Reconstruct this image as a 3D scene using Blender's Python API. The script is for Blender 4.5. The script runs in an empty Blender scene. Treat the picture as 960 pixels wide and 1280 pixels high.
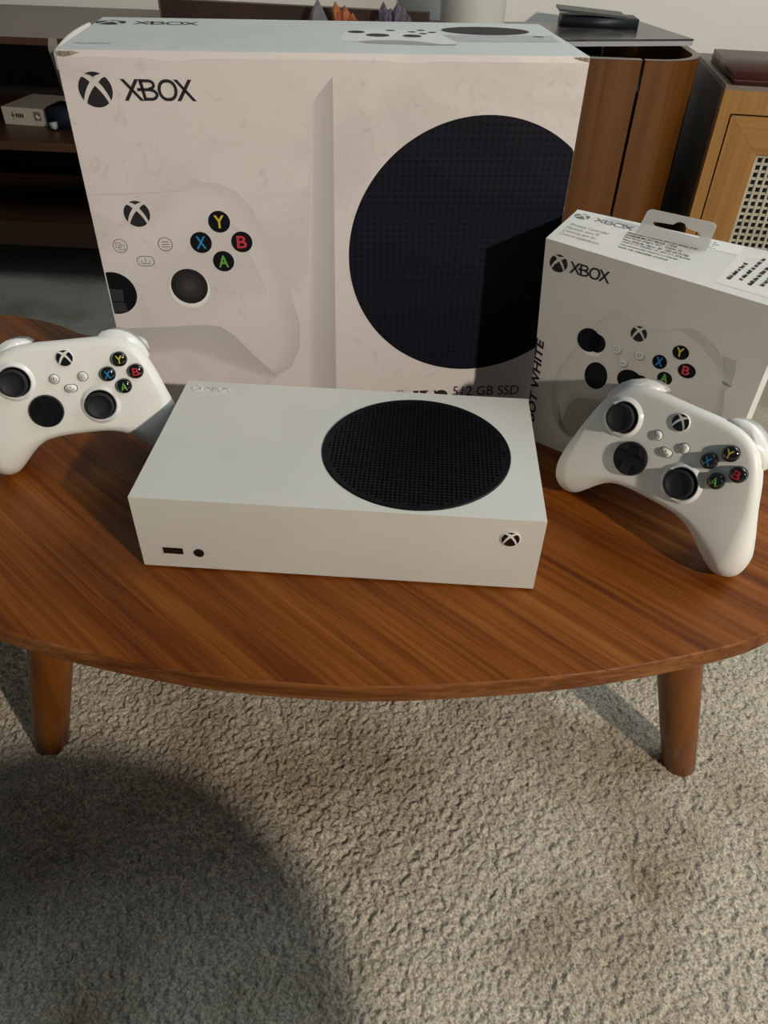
import bpy, bmesh, math, random
import numpy as np
from mathutils import Vector, Matrix, Euler
from mathutils.geometry import tessellate_polygon

random.seed(7)
rng = np.random.default_rng(7)
PI = math.pi
scene = bpy.context.scene
C = scene.collection
TH = 0.33                      # height of the coffee table top above the floor

# ------------------------------------------------------------------ camera, world, light, exposure
cam_data = bpy.data.cameras.new('camera')
cam_data.sensor_fit = 'VERTICAL'
cam_data.sensor_height = 36.0
cam_data.lens = 938.64 * 36.0 / 1280.0
cam_data.clip_start = 0.01
cam = bpy.data.objects.new('camera', cam_data)
C.objects.link(cam)
cam.location = (0.1862, -0.3735, 0.3779 + TH)
cam.rotation_euler = Euler((0.8717, -0.0230, 0.0648), 'XYZ')
scene.camera = cam

scene.view_settings.view_transform = 'Standard'
scene.view_settings.look = 'None'
scene.view_settings.gamma = 1.0
scene.view_settings.use_curve_mapping = False
scene.view_settings.exposure = 0.0

world = bpy.data.worlds.new('World')
scene.world = world
world.use_nodes = True
world.node_tree.nodes['Background'].inputs['Color'].default_value = (0.72, 0.92, 1.0, 1)
world.node_tree.nodes['Background'].inputs['Strength'].default_value = 0.085

LAMP_POS = (1.56, -1.373, 1.08 + TH)     # the floor lamp's bulb
LAMP_STRENGTH = 2640.0
LAMP_COLOR = (1.0, 0.86, 0.72)
FILL_STRENGTH = 16.0                     # added soft cool fill light, high on the right, without a visible source

fill_light = bpy.data.lights.new('soft_fill', 'AREA')
fill_light.shape = 'RECTANGLE'; fill_light.size = 1.0; fill_light.size_y = 0.8
fill_light.energy = FILL_STRENGTH; fill_light.color = (0.86, 0.96, 1.0)
fill_obj = bpy.data.objects.new('soft_fill', fill_light)
fill_obj.location = (1.5, 0.35, 1.75)
fill_obj.rotation_euler = (Vector((1.5, 0.35, 1.75)) - Vector((0.1, 0.1, 0.3))).to_track_quat('Z', 'Y').to_euler()
C.objects.link(fill_obj)

# ------------------------------------------------------------------ material helpers
def new_mat(name):
    m = bpy.data.materials.new(name); m.use_nodes = True
    return m, m.node_tree.nodes, m.node_tree.links, m.node_tree.nodes['Principled BSDF']

def plain(name, col, rough=0.5, spec=0.5, coat=0.0, metal=0.0, noise=0.0, nscale=30.0, bump=0.0, bscale=200.0, alpha=1.0, trans=0.0, emit=None, estr=0.0):
    m, N, L, b = new_mat(name)
    b.inputs['Roughness'].default_value = rough
    b.inputs['Specular IOR Level'].default_value = spec
    b.inputs['Metallic'].default_value = metal
    b.inputs['Coat Weight'].default_value = coat
    b.inputs['Coat Roughness'].default_value = 0.08
    b.inputs['Alpha'].default_value = alpha
    b.inputs['Transmission Weight'].default_value = trans
    b.inputs['Base Color'].default_value = (*col, 1)
    tc = N.new('ShaderNodeTexCoord')
    if noise > 0:
        n = N.new('ShaderNodeTexNoise'); n.inputs['Scale'].default_value = nscale; n.inputs['Detail'].default_value = 6
        r = N.new('ShaderNodeValToRGB')
        r.color_ramp.elements[0].position = 0.35; r.color_ramp.elements[1].position = 0.65
        r.color_ramp.elements[0].color = (*[c * (1 - noise) for c in col], 1)
        r.color_ramp.elements[1].color = (*[min(1, c * (1 + noise * .4)) for c in col], 1)
        L.new(tc.outputs['Object'], n.inputs['Vector']); L.new(n.outputs['Fac'], r.inputs['Fac']); L.new(r.outputs['Color'], b.inputs['Base Color'])
    if bump > 0:
        n = N.new('ShaderNodeTexNoise'); n.inputs['Scale'].default_value = bscale; n.inputs['Detail'].default_value = 3
        bp = N.new('ShaderNodeBump'); bp.inputs['Strength'].default_value = bump; bp.inputs['Distance'].default_value = 0.001
        L.new(tc.outputs['Object'], n.inputs['Vector']); L.new(n.outputs['Fac'], bp.inputs['Height']); L.new(bp.outputs['Normal'], b.inputs['Normal'])
    if emit:
        b.inputs['Emission Color'].default_value = (*emit, 1); b.inputs['Emission Strength'].default_value = estr
    return m

def wood(name, dark, mid, light, angle=0.0, axis='X', scale=1.0, rough=0.35, bump=0.15, coat=0.0, spec=0.5):
    """long streaks along the given local axis (after turning by angle about z)"""
    m, N, L, b = new_mat(name)
    b.inputs['Roughness'].default_value = rough
    b.inputs['Coat Weight'].default_value = coat
    b.inputs['Specular IOR Level'].default_value = spec
    b.inputs['Coat Roughness'].default_value = 0.25
    tc = N.new('ShaderNodeTexCoord')
    rot = N.new('ShaderNodeMapping'); rot.inputs['Rotation'].default_value = (0, 0, angle)
    L.new(tc.outputs['Object'], rot.inputs['Vector'])
    def stretched(s, k):
        mp = N.new('ShaderNodeMapping')
        sc = {'X': (k, 1, 1), 'Y': (1, k, 1), 'Z': (1, 1, k)}[axis]
        mp.inputs['Scale'].default_value = [v * s * scale for v in sc]
        L.new(rot.outputs['Vector'], mp.inputs['Vector'])
        return mp
    def nz(s, k, detail, dist=0.0):
        n = N.new('ShaderNodeTexNoise'); n.inputs['Scale'].default_value = 1.0; n.inputs['Detail'].default_value = detail
        n.inputs['Roughness'].default_value = 0.6; n.inputs['Distortion'].default_value = dist
        L.new(stretched(s, k).outputs['Vector'], n.inputs['Vector']); return n
    a = nz(26, 0.05, 3, 0.15)       # broad bands
    c = nz(120, 0.018, 4, 0.04)      # fine streaks
    f = nz(560, 0.012, 2)            # pores
    def mathn(op, x, y):
        q = N.new('ShaderNodeMath'); q.operation = op
        for i, v in enumerate((x, y)):
            if isinstance(v, (int, float)): q.inputs[i].default_value = v
            else: L.new(v, q.inputs[i])
        return q.outputs[0]
    s = mathn('ADD', mathn('MULTIPLY', a.outputs['Fac'], 0.46), mathn('MULTIPLY', c.outputs['Fac'], 0.38))
    s = mathn('ADD', s, mathn('MULTIPLY', f.outputs['Fac'], 0.19))
    r = N.new('ShaderNodeValToRGB')
    e = r.color_ramp.elements
    e[0].position = 0.40; e[0].color = (*dark, 1)
    e[1].position = 0.64; e[1].color = (*light, 1)
    k = e.new(0.51); k.color = (*mid, 1)
    L.new(s, r.inputs['Fac']); L.new(r.outputs['Color'], b.inputs['Base Color'])
    bp = N.new('ShaderNodeBump'); bp.inputs['Strength'].default_value = bump; bp.inputs['Distance'].default_value = 0.0006
    L.new(c.outputs['Fac'], bp.inputs['Height']); L.new(bp.outputs['Normal'], b.inputs['Normal'])
    return m

def vcol_mat(name, rough=0.55):
    m, N, L, b = new_mat(name)
    a = N.new('ShaderNodeAttribute'); a.attribute_name = 'Col'
    L.new(a.outputs['Color'], b.inputs['Base Color']); b.inputs['Roughness'].default_value = rough
    b.inputs['Specular IOR Level'].default_value = 0.3
    return m

# ------------------------------------------------------------------ object helpers
def link(name, me, m=None, parent=None, smooth=False, loc=None, rot=None):
    o = bpy.data.objects.new(name, me); C.objects.link(o)
    if m is not None:
        me.materials.clear(); me.materials.append(m)
    if smooth:
        for p in me.polygons: p.use_smooth = True
    if parent is not None: o.parent = parent
    if loc is not None: o.location = loc
    if rot is not None: o.rotation_euler = rot
    return o

def tag(o, label=None, cat=None, group=None, kind=None):
    if label: o['label'] = label
    if cat: o['category'] = cat
    if group: o['group'] = group
    if kind: o['kind'] = kind
    return o

def thing(name, label, cat, loc=(0, 0, 0), rot=(0, 0, 0), group=None):
    o = bpy.data.objects.new(name, None); C.objects.link(o)
    o.empty_display_size = 0.03
    o.location = loc; o.rotation_euler = rot
    return tag(o, label, cat, group)

def copy_tree(o, parent=None):
    c = o.copy(); C.objects.link(c)
    c.parent = parent
    for ch in list(o.children): copy_tree(ch, c)
    return c

def bm_obj(name, bm, m, parent=None, smooth=False, bevel=0.0, seg=2, angle=0.6, **kw):
    if bevel > 0:
        es = [e for e in bm.edges if len(e.link_faces) == 2 and e.calc_face_angle(0) > angle]
        bmesh.ops.bevel(bm, geom=es, offset=bevel, segments=seg, profile=0.5, affect='EDGES', clamp_overlap=True)
    me = bpy.data.meshes.new(name)
    bmesh.ops.recalc_face_normals(bm, faces=bm.faces)
    bm.to_mesh(me); bm.free()
    o = link(name, me, m, parent, **kw)
    if smooth:
        me.shade_auto(0.6) if hasattr(me, 'shade_auto') else None
        for p in me.polygons: p.use_smooth = True
    return o

def add_box(bm, x0, x1, y0, y1, z0, z1):
    v = [bm.verts.new(p) for p in ((x0, y0, z0), (x1, y0, z0), (x1, y1, z0), (x0, y1, z0), (x0, y0, z1), (x1, y0, z1), (x1, y1, z1), (x0, y1, z1))]
    for f in ((0, 3, 2, 1), (4, 5, 6, 7), (0, 1, 5, 4), (1, 2, 6, 5), (2, 3, 7, 6), (3, 0, 4, 7)):
        bm.faces.new([v[i] for i in f])
    return v

def box(name, x0, x1, y0, y1, z0, z1, m, parent=None, bevel=0.0, seg=2, smooth=False, **kw):
    bm = bmesh.new(); add_box(bm, x0, x1, y0, y1, z0, z1)
    return bm_obj(name, bm, m, parent, bevel=bevel, seg=seg, smooth=smooth, **kw)

def prism(name, pts, z0, z1, m, parent=None, bevel=0.0, seg=2, smooth=False, **kw):
    bm = bmesh.new()
    lo = [bm.verts.new((p[0], p[1], z0)) for p in pts]; hi = [bm.verts.new((p[0], p[1], z1)) for p in pts]
    n = len(pts)
    for i in range(n): bm.faces.new((lo[i], lo[(i + 1) % n], hi[(i + 1) % n], hi[i]))
    bm.faces.new(hi); bm.faces.new(lo[::-1])
    return bm_obj(name, bm, m, parent, bevel=bevel, seg=seg, smooth=smooth, **kw)

def lathe(name, prof, m, parent=None, n=48, smooth=True, cx=0, cy=0, **kw):
    vs = []; fs = []
    for r, z in prof:
        for i in range(n):
            a = 2 * PI * i / n; vs.append((cx + r * math.cos(a), cy + r * math.sin(a), z))
    for k in range(len(prof) - 1):
        for i in range(n):
            j = (i + 1) % n
            fs.append((k * n + i, k * n + j, (k + 1) * n + j, (k + 1) * n + i))
    if prof[0][0] > 1e-9: fs.append(tuple(range(n))[::-1])
    if prof[-1][0] > 1e-9: fs.append(tuple((len(prof) - 1) * n + i for i in range(n)))
    bm = bmesh.new()
    bv = [bm.verts.new(v) for v in vs]
    for f in fs:
        try: bm.faces.new([bv[i] for i in f])
        except ValueError: pass
    bmesh.ops.remove_doubles(bm, verts=bm.verts, dist=1e-7)
    o = bm_obj(name, bm, m, parent, smooth=False, **kw)
    if smooth:
        for p in o.data.polygons: p.use_smooth = len(p.vertices) <= 4
        try: o.data.set_sharp_from_angle(angle=0.7)
        except Exception: pass
    return o

def tube(name, pts, radii, m, parent=None, n=20, **kw):
    bm = bmesh.new(); rings = []
    P = [Vector(p) for p in pts]
    for i, p in enumerate(P):
        t = (P[min(i + 1, len(P) - 1)] - P[max(i - 1, 0)]).normalized()
        u = t.orthogonal().normalized(); w = t.cross(u)
        r = radii[i] if isinstance(radii, (list, tuple)) else radii
        rings.append([bm.verts.new(p + (u * math.cos(2 * PI * k / n) + w * math.sin(2 * PI * k / n)) * r) for k in range(n)])
    for a, b in zip(rings, rings[1:]):
        for k in range(n): bm.faces.new((a[k], a[(k + 1) % n], b[(k + 1) % n], b[k]))
    bm.faces.new(rings[0][::-1]); bm.faces.new(rings[-1])
    o = bm_obj(name, bm, m, parent, **kw)
    for p in o.data.polygons: p.use_smooth = len(p.vertices) == 4
    return o

# ------------------------------------------------------------------ flat print: list of (polygon2d) -> thin mesh through a mapping
def flat_print(name, polys, mapf, m, parent=None, colors=None):
    vs = []; fs = []; cols = []
    for k, poly in enumerate(polys):
        tri = tessellate_polygon([[Vector((p[0], p[1], 0)) for p in poly]])
        b = len(vs)
        vs += [mapf(p[0], p[1]) for p in poly]
        for t in tri:
            a, bb, c = [poly[i] for i in t]
            ar = (bb[0] - a[0]) * (c[1] - a[1]) - (bb[1] - a[1]) * (c[0] - a[0])
            if abs(ar) < 1e-12: continue
            t = t if ar > 0 else t[::-1]
            fs.append(tuple(b + i for i in t))
        if colors is not None: cols += colors[k] if isinstance(colors[k], list) else [colors[k]] * len(poly)
    me = bpy.data.meshes.new(name); me.from_pydata(vs, [], fs); me.update()
    if colors is not None:
        at = me.color_attributes.new('Col', 'FLOAT_COLOR', 'POINT')
        for i, c in enumerate(cols): at.data[i].color = (*c, 1)
    return link(name, me, m, parent)

def ell(cx, cy, rx, ry=None, n=40, a0=0, a1=2 * PI, rot=0):
    ry = rx if ry is None else ry
    out = []
    for i in range(n):
        a = a0 + (a1 - a0) * i / n
        x, y = rx * math.cos(a), ry * math.sin(a)
        out.append((cx + x * math.cos(rot) - y * math.sin(rot), cy + x * math.sin(rot) + y * math.cos(rot)))
    return out

def ring2d(cx, cy, r0, r1, n=32, sy=1.0):
    out = []
    for i in range(n):
        a, b = 2 * PI * i / n, 2 * PI * (i + 1) / n
        out.append([(cx + r0 * math.cos(a), cy + sy * r0 * math.sin(a)), (cx + r1 * math.cos(a), cy + sy * r1 * math.sin(a)),
                    (cx + r1 * math.cos(b), cy + sy * r1 * math.sin(b)), (cx + r0 * math.cos(b), cy + sy * r0 * math.sin(b))])
    return out

def ribbon(pts, w, closed=False):
    """2-D polyline of width w as quads"""
    out = []; n = len(pts); L = []
    for i in range(n):
        a = pts[(i - 1) % n] if (closed or i > 0) else pts[i]; b = pts[(i + 1) % n] if (closed or i < n - 1) else pts[i]
        t = Vector((b[0] - a[0], b[1] - a[1])); t.normalize() if t.length else None
        L.append(((pts[i][0] - t.y * w / 2, pts[i][1] + t.x * w / 2), (pts[i][0] + t.y * w / 2, pts[i][1] - t.x * w / 2)))
    for i in range(n if closed else n - 1):
        j = (i + 1) % n
        out.append([L[i][0], L[i][1], L[j][1], L[j][0]])
    return out

def round_rect(x0, x1, y0, y1, r, n=6):
    out = []
    for cx, cy, a in ((x1 - r, y1 - r, 0), (x0 + r, y1 - r, PI / 2), (x0 + r, y0 + r, PI), (x1 - r, y0 + r, 1.5 * PI)):
        for i in range(n + 1):
            t = a + PI / 2 * i / n; out.append((cx + r * math.cos(t), cy + r * math.sin(t)))
    return out

def bez(p0, p1, p2, n=8):
    return [((1 - t) ** 2 * p0[0] + 2 * t * (1 - t) * p1[0] + t * t * p2[0], (1 - t) ** 2 * p0[1] + 2 * t * (1 - t) * p1[1] + t * t * p2[1]) for t in [i / n for i in range(n + 1)]]

def arc(a0, a1, n=14, r=1.0):
    return [(r * math.cos(math.radians(a0 + (a1 - a0) * i / n)), r * math.sin(math.radians(a0 + (a1 - a0) * i / n))) for i in range(n + 1)]

def emblem():
    """the four dark fields of the round emblem in the unit circle; the pale crossing bands stay open between them"""
    top = arc(61, 119, 10) + bez((-.485, .875), (-.22, .86), (0, .70), 6)[1:] + bez((0, .70), (.22, .86), (.485, .875), 6)[1:-1]
    bottom = bez((0, .23), (-.44, -.20), (-.66, -.75), 8) + arc(228.7, 311.3, 16)[1:-1] + bez((.66, -.75), (.44, -.20), (0, .23), 8)[:-1]
    left = arc(134, 217, 18) + bez((-.80, -.60), (-.66, -.05), (-.255, .42), 8)[1:] + bez((-.255, .42), (-.48, .70), (-.695, .72), 5)[1:-1]
    right = [(-x, y) for x, y in left][::-1]
    return [top, bottom, left, right]

def xbox_word():
    """the wordmark as strokes, cap height 1, total width about 3.5"""
    w = .155; P = []
    def bar(a, b, ww=w): P.extend(ribbon([a, b], ww))
    def xx(x):
        # diagonals with horizontal ends
        h = w * .62
        P.append([(x - h + .0, 1), (x + h, 1), (x + .92 + h - .08, 0), (x + .92 - h - .08, 0)])
        P.append([(x + .70 - h, 1), (x + .70 + h, 1), (x + .08 + h, 0), (x + .08 - h, 0)])
    xx(.08)
    P.append([(.86, 1), (1.02, 1), (1.16, 0), (1.0, 0)])
    P.extend(ribbon([(.9, 1 - w / 2), (1.3, 1 - w / 2)] + [(1.3 + .26 * math.sin(t), .74 + .185 * math.cos(t)) for t in np.linspace(.1, PI - .1, 10)] + [(1.3, .52), (.74, .52)], w * .95))
    P.extend(ribbon([(1.3, .52)] + [(1.36 + .30 * math.sin(t), .29 + .215 * math.cos(t)) for t in np.linspace(.1, PI - .1, 10)] + [(1.3, w / 2), (1.08, w / 2)], w * .95))
    P.extend(ribbon([(2.2 + .40 * math.cos(a) * (abs(math.cos(a)) ** -.15 if abs(math.cos(a)) > 1e-3 else 1), .5 + .43 * math.sin(a)) for a in np.linspace(0, 2 * PI, 40, endpoint=False)], w, True))
    xx(2.62)
    return P

_text_cache = {}
def text2d(s, bold=0.0, shear=0.0):
    """triangles of a built-in font text as list of 3-point polygons, cap height about .7 of size 1"""
    key = (s, bold, shear)
    if key in _text_cache: return _text_cache[key]
    cu = bpy.data.curves.new('t', 'FONT'); cu.body = s; cu.size = 1.0; cu.offset = bold; cu.shear = shear; cu.resolution_u = 3
    ob = bpy.data.objects.new('t', cu); C.objects.link(ob)
    dg = bpy.context.evaluated_depsgraph_get(); dg.update()
    ev = ob.evaluated_get(dg); me = ev.to_mesh(); me.calc_loop_triangles()
    P = [[(me.vertices[i].co.x, me.vertices[i].co.y) for i in t.vertices] for t in me.loop_triangles]
    ev.to_mesh_clear(); bpy.data.objects.remove(ob); bpy.data.curves.remove(cu)
    xs = [p[0] for q in P for p in q] or [0, 1]; ys = [p[1] for q in P for p in q] or [0, 1]
    _text_cache[key] = (P, min(xs), max(xs), min(ys), max(ys))
    return _text_cache[key]

def text_fit(s, x0, y0, width, height, bold=0.0, ang=0.0, shear=0.0):
    """text scaled into a box whose baseline starts at x0,y0 and runs at angle ang"""
    P, a, b, c, d = text2d(s, bold, shear)
    sx = width / (b - a); sy = height / (d - c) if height else sx
    ca, sa = math.cos(ang), math.sin(ang)
    return [[(x0 + (x - a) * sx * ca - (y - c) * sy * sa, y0 + (x - a) * sx * sa + (y - c) * sy * ca) for x, y in q] for q in P]

def place2d(polys, sx, sy, x0, y0, ang=0.0):
    ca, sa = math.cos(ang), math.sin(ang)
    return [[(x0 + x * sx * ca - y * sy * sa, y0 + x * sx * sa + y * sy * ca) for x, y in q] for q in polys]

# ------------------------------------------------------------------ materials
M = {}
M['plastic'] = plain('white_plastic', (.77, .79, .75), rough=.38, spec=.45, bump=.04, bscale=1500)
M['console'] = plain('console_white', (.63, .635, .59), rough=.5, spec=.4, noise=.03, nscale=14, bump=.05, bscale=1800)
M['gloss_white'] = plain('bumper_white', (.78, .80, .79), rough=.16, spec=.5)
M['black'] = plain('black_plastic', (.010, .011, .013), rough=.42, spec=.4)
M['gloss_black'] = plain('gloss_black', (.006, .006, .008), rough=.10, spec=.55, coat=.6)
M['vent'] = plain('vent_black', (.004, .005, .007), rough=.45, spec=.18)
M['pad_black'] = plain('pad_black', (.006, .006, .008), rough=.28, spec=.30)
M['rubber'] = plain('black_rubber', (.012, .013, .016), rough=.6, spec=.35, bump=.2, bscale=3000)
M['ink'] = plain('print_ink', (.024, .023, .026), rough=.6, spec=.15)
M['ink_grey'] = plain('print_grey', (.17, .17, .17), rough=.6, spec=.3)
M['ink_white'] = plain('emblem_white', (.72, .73, .70), rough=.4)
M['blue'] = plain('letter_blue', (.02, .22, .50), rough=.3)
M['green'] = plain('letter_green', (.12, .36, .05), rough=.3)
M['red'] = plain('letter_red', (.50, .03, .05), rough=.3)
M['yellow'] = plain('letter_yellow', (.58, .48, .04), rough=.3)
M['card_edge'] = plain('card_edge', (.72, .71, .66), rough=.7, noise=.08, nscale=90)
M['tape'] = plain('clear_tape', (.55, .55, .50), rough=.25, alpha=.35)
M['tab'] = plain('clear_tab', (.80, .82, .80), rough=.25, alpha=.62, spec=.6)
M['vcol'] = vcol_mat('box_artwork', .55)
M['table'] = wood('table_veneer', (.090, .020, .0020), (.180, .050, .0050), (.270, .092, .0150), angle=math.radians(39), axis='X', scale=1.9, rough=.36, bump=.2, spec=.22)
M['edge'] = wood('table_edge_band', (.095, .028, .005), (.175, .062, .014), (.290, .118, .036), axis='X', scale=3.0, rough=.5, bump=.3, spec=.18)
M['leg'] = wood('leg_wood', (.110, .034, .005), (.165, .054, .008), (.215, .076, .012), axis='Z', scale=1.0, rough=.36, spec=.3)
M['stand_wood'] = wood('stand_walnut', (.085, .030, .005), (.120, .044, .008), (.150, .060, .012), axis='Z', scale=.8, rough=.30, bump=.1)
M['stand_board'] = wood('stand_board', (.052, .021, .010), (.068, .028, .013), (.085, .036, .018), axis='X', scale=.8, rough=.42, bump=.1)
M['stand_top'] = plain('stand_top_laminate', (.18, .145, .115), rough=.42, noise=.12, nscale=8)
M['stand_dark'] = plain('stand_inside', (.015, .012, .010), rough=.6)
M['oak'] = wood('cane_cabinet_wood', (.250, .115, .026), (.330, .160, .038), (.400, .205, .056), axis='Z', scale=.6, rough=.42, bump=.1)
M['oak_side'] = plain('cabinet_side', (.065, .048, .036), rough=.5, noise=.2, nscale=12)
M['cane'] = plain('cane', (.50, .46, .37), rough=.7, noise=.15, nscale=60)
M['leather'] = plain('brown_leather', (.095, .030, .022), rough=.38, bump=.3, bscale=500)
M['wall'] = plain('wall_paint', (.88, .865, .80), rough=.9, bump=.2, bscale=160, noise=.04, nscale=2)
M['marble'] = plain('dark_marbled_cover', (.075, .072, .070), rough=.22, noise=.75, nscale=18)
M['grey_edge'] = plain('grey_edge', (.42, .43, .46), rough=.35)
M['wallet'] = plain('wallet_black', (.014, .018, .020), rough=.45)
M['wallet_flap'] = plain('wallet_flap', (.050, .060, .055), rough=.4, noise=.3, nscale=40)
M['riser'] = plain('riser_wood', (.062, .034, .026), rough=.5, noise=.25, nscale=9)
M['grey_stone'] = plain('grey_stone', (.16, .15, .15), rough=.3, noise=.5, nscale=60)
M['orange_stone'] = plain('orange_crystal', (.42, .13, .045), rough=.35, noise=.5, nscale=70)
M['purple_stone'] = plain('purple_crystal', (.13, .105, .145), rough=.28, noise=.6, nscale=60)
M['vase'] = plain('vase_ceramic', (.62, .62, .57), rough=.5)
M['carton'] = plain('small_box_card', (.55, .52, .44), rough=.6)
M['navy'] = plain('navy_plastic', (.014, .020, .032), rough=.45)
M['torn'] = plain('torn_card', (.30, .26, .21), rough=.8, noise=.5, nscale=500)
M['metal'] = plain('dark_metal', (.05, .05, .05), rough=.4, metal=.8)

# box cardboards: warm white with faint scuffs; the art side carries printed fields
def card_mat(name, col, scuff=.12):
    m, N, L, b = new_mat(name)
    b.inputs['Roughness'].default_value = .5; b.inputs['Specular IOR Level'].default_value = .35
    tc = N.new('ShaderNodeTexCoord')
    n1 = N.new('ShaderNodeTexNoise'); n1.inputs['Scale'].default_value = 9; n1.inputs['Detail'].default_value = 8; n1.inputs['Distortion'].default_value = 1.2
    n2 = N.new('ShaderNodeTexNoise'); n2.inputs['Scale'].default_value = 45; n2.inputs['Detail'].default_value = 5; n2.inputs['Distortion'].default_value = 2.5
    r = N.new('ShaderNodeValToRGB'); r.color_ramp.elements[0].position = .36; r.color_ramp.elements[1].position = .50
    r.color_ramp.elements[0].color = (*[c * (1 - scuff) for c in col], 1); r.color_ramp.elements[1].color = (*col, 1)
    r2 = N.new('ShaderNodeValToRGB'); r2.color_ramp.elements[0].position = .30; r2.color_ramp.elements[1].position = .40
    r2.color_ramp.elements[0].color = (1 - scuff, 1 - scuff, 1 - scuff, 1); r2.color_ramp.elements[1].color = (1, 1, 1, 1)
    mx = N.new('ShaderNodeMix'); mx.data_type = 'RGBA'; mx.blend_type = 'MULTIPLY'; mx.inputs['Factor'].default_value = 1
    for n in (n1, n2): L.new(tc.outputs['Object'], n.inputs['Vector'])
    L.new(n1.outputs['Fac'], r.inputs['Fac']); L.new(n2.outputs['Fac'], r2.inputs['Fac'])
    L.new(r.outputs['Color'], mx.inputs['A']); L.new(r2.outputs['Color'], mx.inputs['B'])
    L.new(mx.outputs['Result'], b.inputs['Base Color'])
    bp = N.new('ShaderNodeBump'); bp.inputs['Strength'].default_value = .25; bp.inputs['Distance'].default_value = .002
    L.new(n1.outputs['Fac'], bp.inputs['Height']); L.new(bp.outputs['Normal'], b.inputs['Normal'])
    return m
BIGCOL = (.665, .63, .62)
CBCOL = (.62, .60, .56)
M['card_big'] = card_mat('worn_white_card', BIGCOL, .10)
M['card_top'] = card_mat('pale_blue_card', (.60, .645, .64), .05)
M['card_cb'] = card_mat('white_card', CBCOL, .03)
M['card_cb_top'] = card_mat('white_card_top', (.68, .68, .65), .03)
M['label'] = plain('paper_label', (.76, .76, .74), rough=.5)

# printed speaker grid of the big box artwork
def dot_mat():
    m, N, L, b = new_mat('printed_grille')
    tc = N.new('ShaderNodeTexCoord'); sp = N.new('ShaderNodeSeparateXYZ'); L.new(tc.outputs['Object'], sp.inputs['Vector'])
    def wave(out):
        a = N.new('ShaderNodeMath'); a.operation = 'MULTIPLY'; a.inputs[1].default_value = 2 * PI / .0052; L.new(out, a.inputs[0])
        s = N.new('ShaderNodeMath'); s.operation = 'SINE'; L.new(a.outputs[0], s.inputs[0]); return s.outputs[0]
    mn = N.new('ShaderNodeMath'); mn.operation = 'MINIMUM'; L.new(wave(sp.outputs['X']), mn.inputs[0]); L.new(wave(sp.outputs['Z']), mn.inputs[1])
    r = N.new('ShaderNodeValToRGB'); r.color_ramp.elements[0].position = .0; r.color_ramp.elements[1].position = .35
    r.color_ramp.elements[0].color = (.0090, .0098, .0165, 1); r.color_ramp.elements[1].color = (.0045, .0048, .0072, 1)
    L.new(mn.outputs[0], r.inputs['Fac']); L.new(r.outputs['Color'], b.inputs['Base Color'])
    b.inputs['Roughness'].default_value = .5; b.inputs['Specular IOR Level'].default_value = .10
    return m
M['dots'] = dot_mat()
M['print_black'] = plain('print_black', (.0060, .0062, .0080), rough=.5, spec=.12)

def carpet_mat():
    m, N, L, b = new_mat('loop_carpet')
    tc = N.new('ShaderNodeTexCoord')
    n1 = N.new('ShaderNodeTexNoise'); n1.inputs['Scale'].default_value = 5.5; n1.inputs['Detail'].default_value = 5
    n2 = N.new('ShaderNodeTexNoise'); n2.inputs['Scale'].default_value = 420; n2.inputs['Detail'].default_value = 3
    n3 = N.new('ShaderNodeTexVoronoi'); n3.inputs['Scale'].default_value = 210
    r = N.new('ShaderNodeValToRGB'); r.color_ramp.elements[0].position = .33; r.color_ramp.elements[1].position = .56
    r.color_ramp.elements[0].color = (.30, .245, .17, 1); r.color_ramp.elements[1].color = (.52, .475, .385, 1)
    r2 = N.new('ShaderNodeValToRGB'); r2.color_ramp.elements[0].position = .3; r2.color_ramp.elements[1].position = .7
    r2.color_ramp.elements[0].color = (.50, .50, .50, 1); r2.color_ramp.elements[1].color = (1.35, 1.35, 1.35, 1)
    mx = N.new('ShaderNodeMix'); mx.data_type = 'RGBA'; mx.blend_type = 'MULTIPLY'; mx.inputs['Factor'].default_value = 1
    for n in (n1, n2, n3): L.new(tc.outputs['Object'], n.inputs['Vector'])
    L.new(n1.outputs['Fac'], r.inputs['Fac']); L.new(n2.outputs['Fac'], r2.inputs['Fac'])
    L.new(r.outputs['Color'], mx.inputs['A']); L.new(r2.outputs['Color'], mx.inputs['B']); L.new(mx.outputs['Result'], b.inputs['Base Color'])
    b.inputs['Roughness'].default_value = .95; b.inputs['Specular IOR Level'].default_value = .1
    b.inputs['Sheen Weight'].default_value = .15
    bp = N.new('ShaderNodeBump'); bp.inputs['Strength'].default_value = .8; bp.inputs['Distance'].default_value = .002
    L.new(n2.outputs['Fac'], bp.inputs['Height']); L.new(bp.outputs['Normal'], b.inputs['Normal'])
    return m
M['carpet'] = carpet_mat()

# ------------------------------------------------------------------ setting: floor, walls
floor = box('floor', -3.0, 3.4, -3.0, 1.75, -.06, 0.0, M['carpet']); tag(floor, kind='structure')
wb = box('wall_back', -3.0, 3.4, 1.62, 1.75, 0, 2.6, M['wall']); tag(wb, kind='structure')

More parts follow.
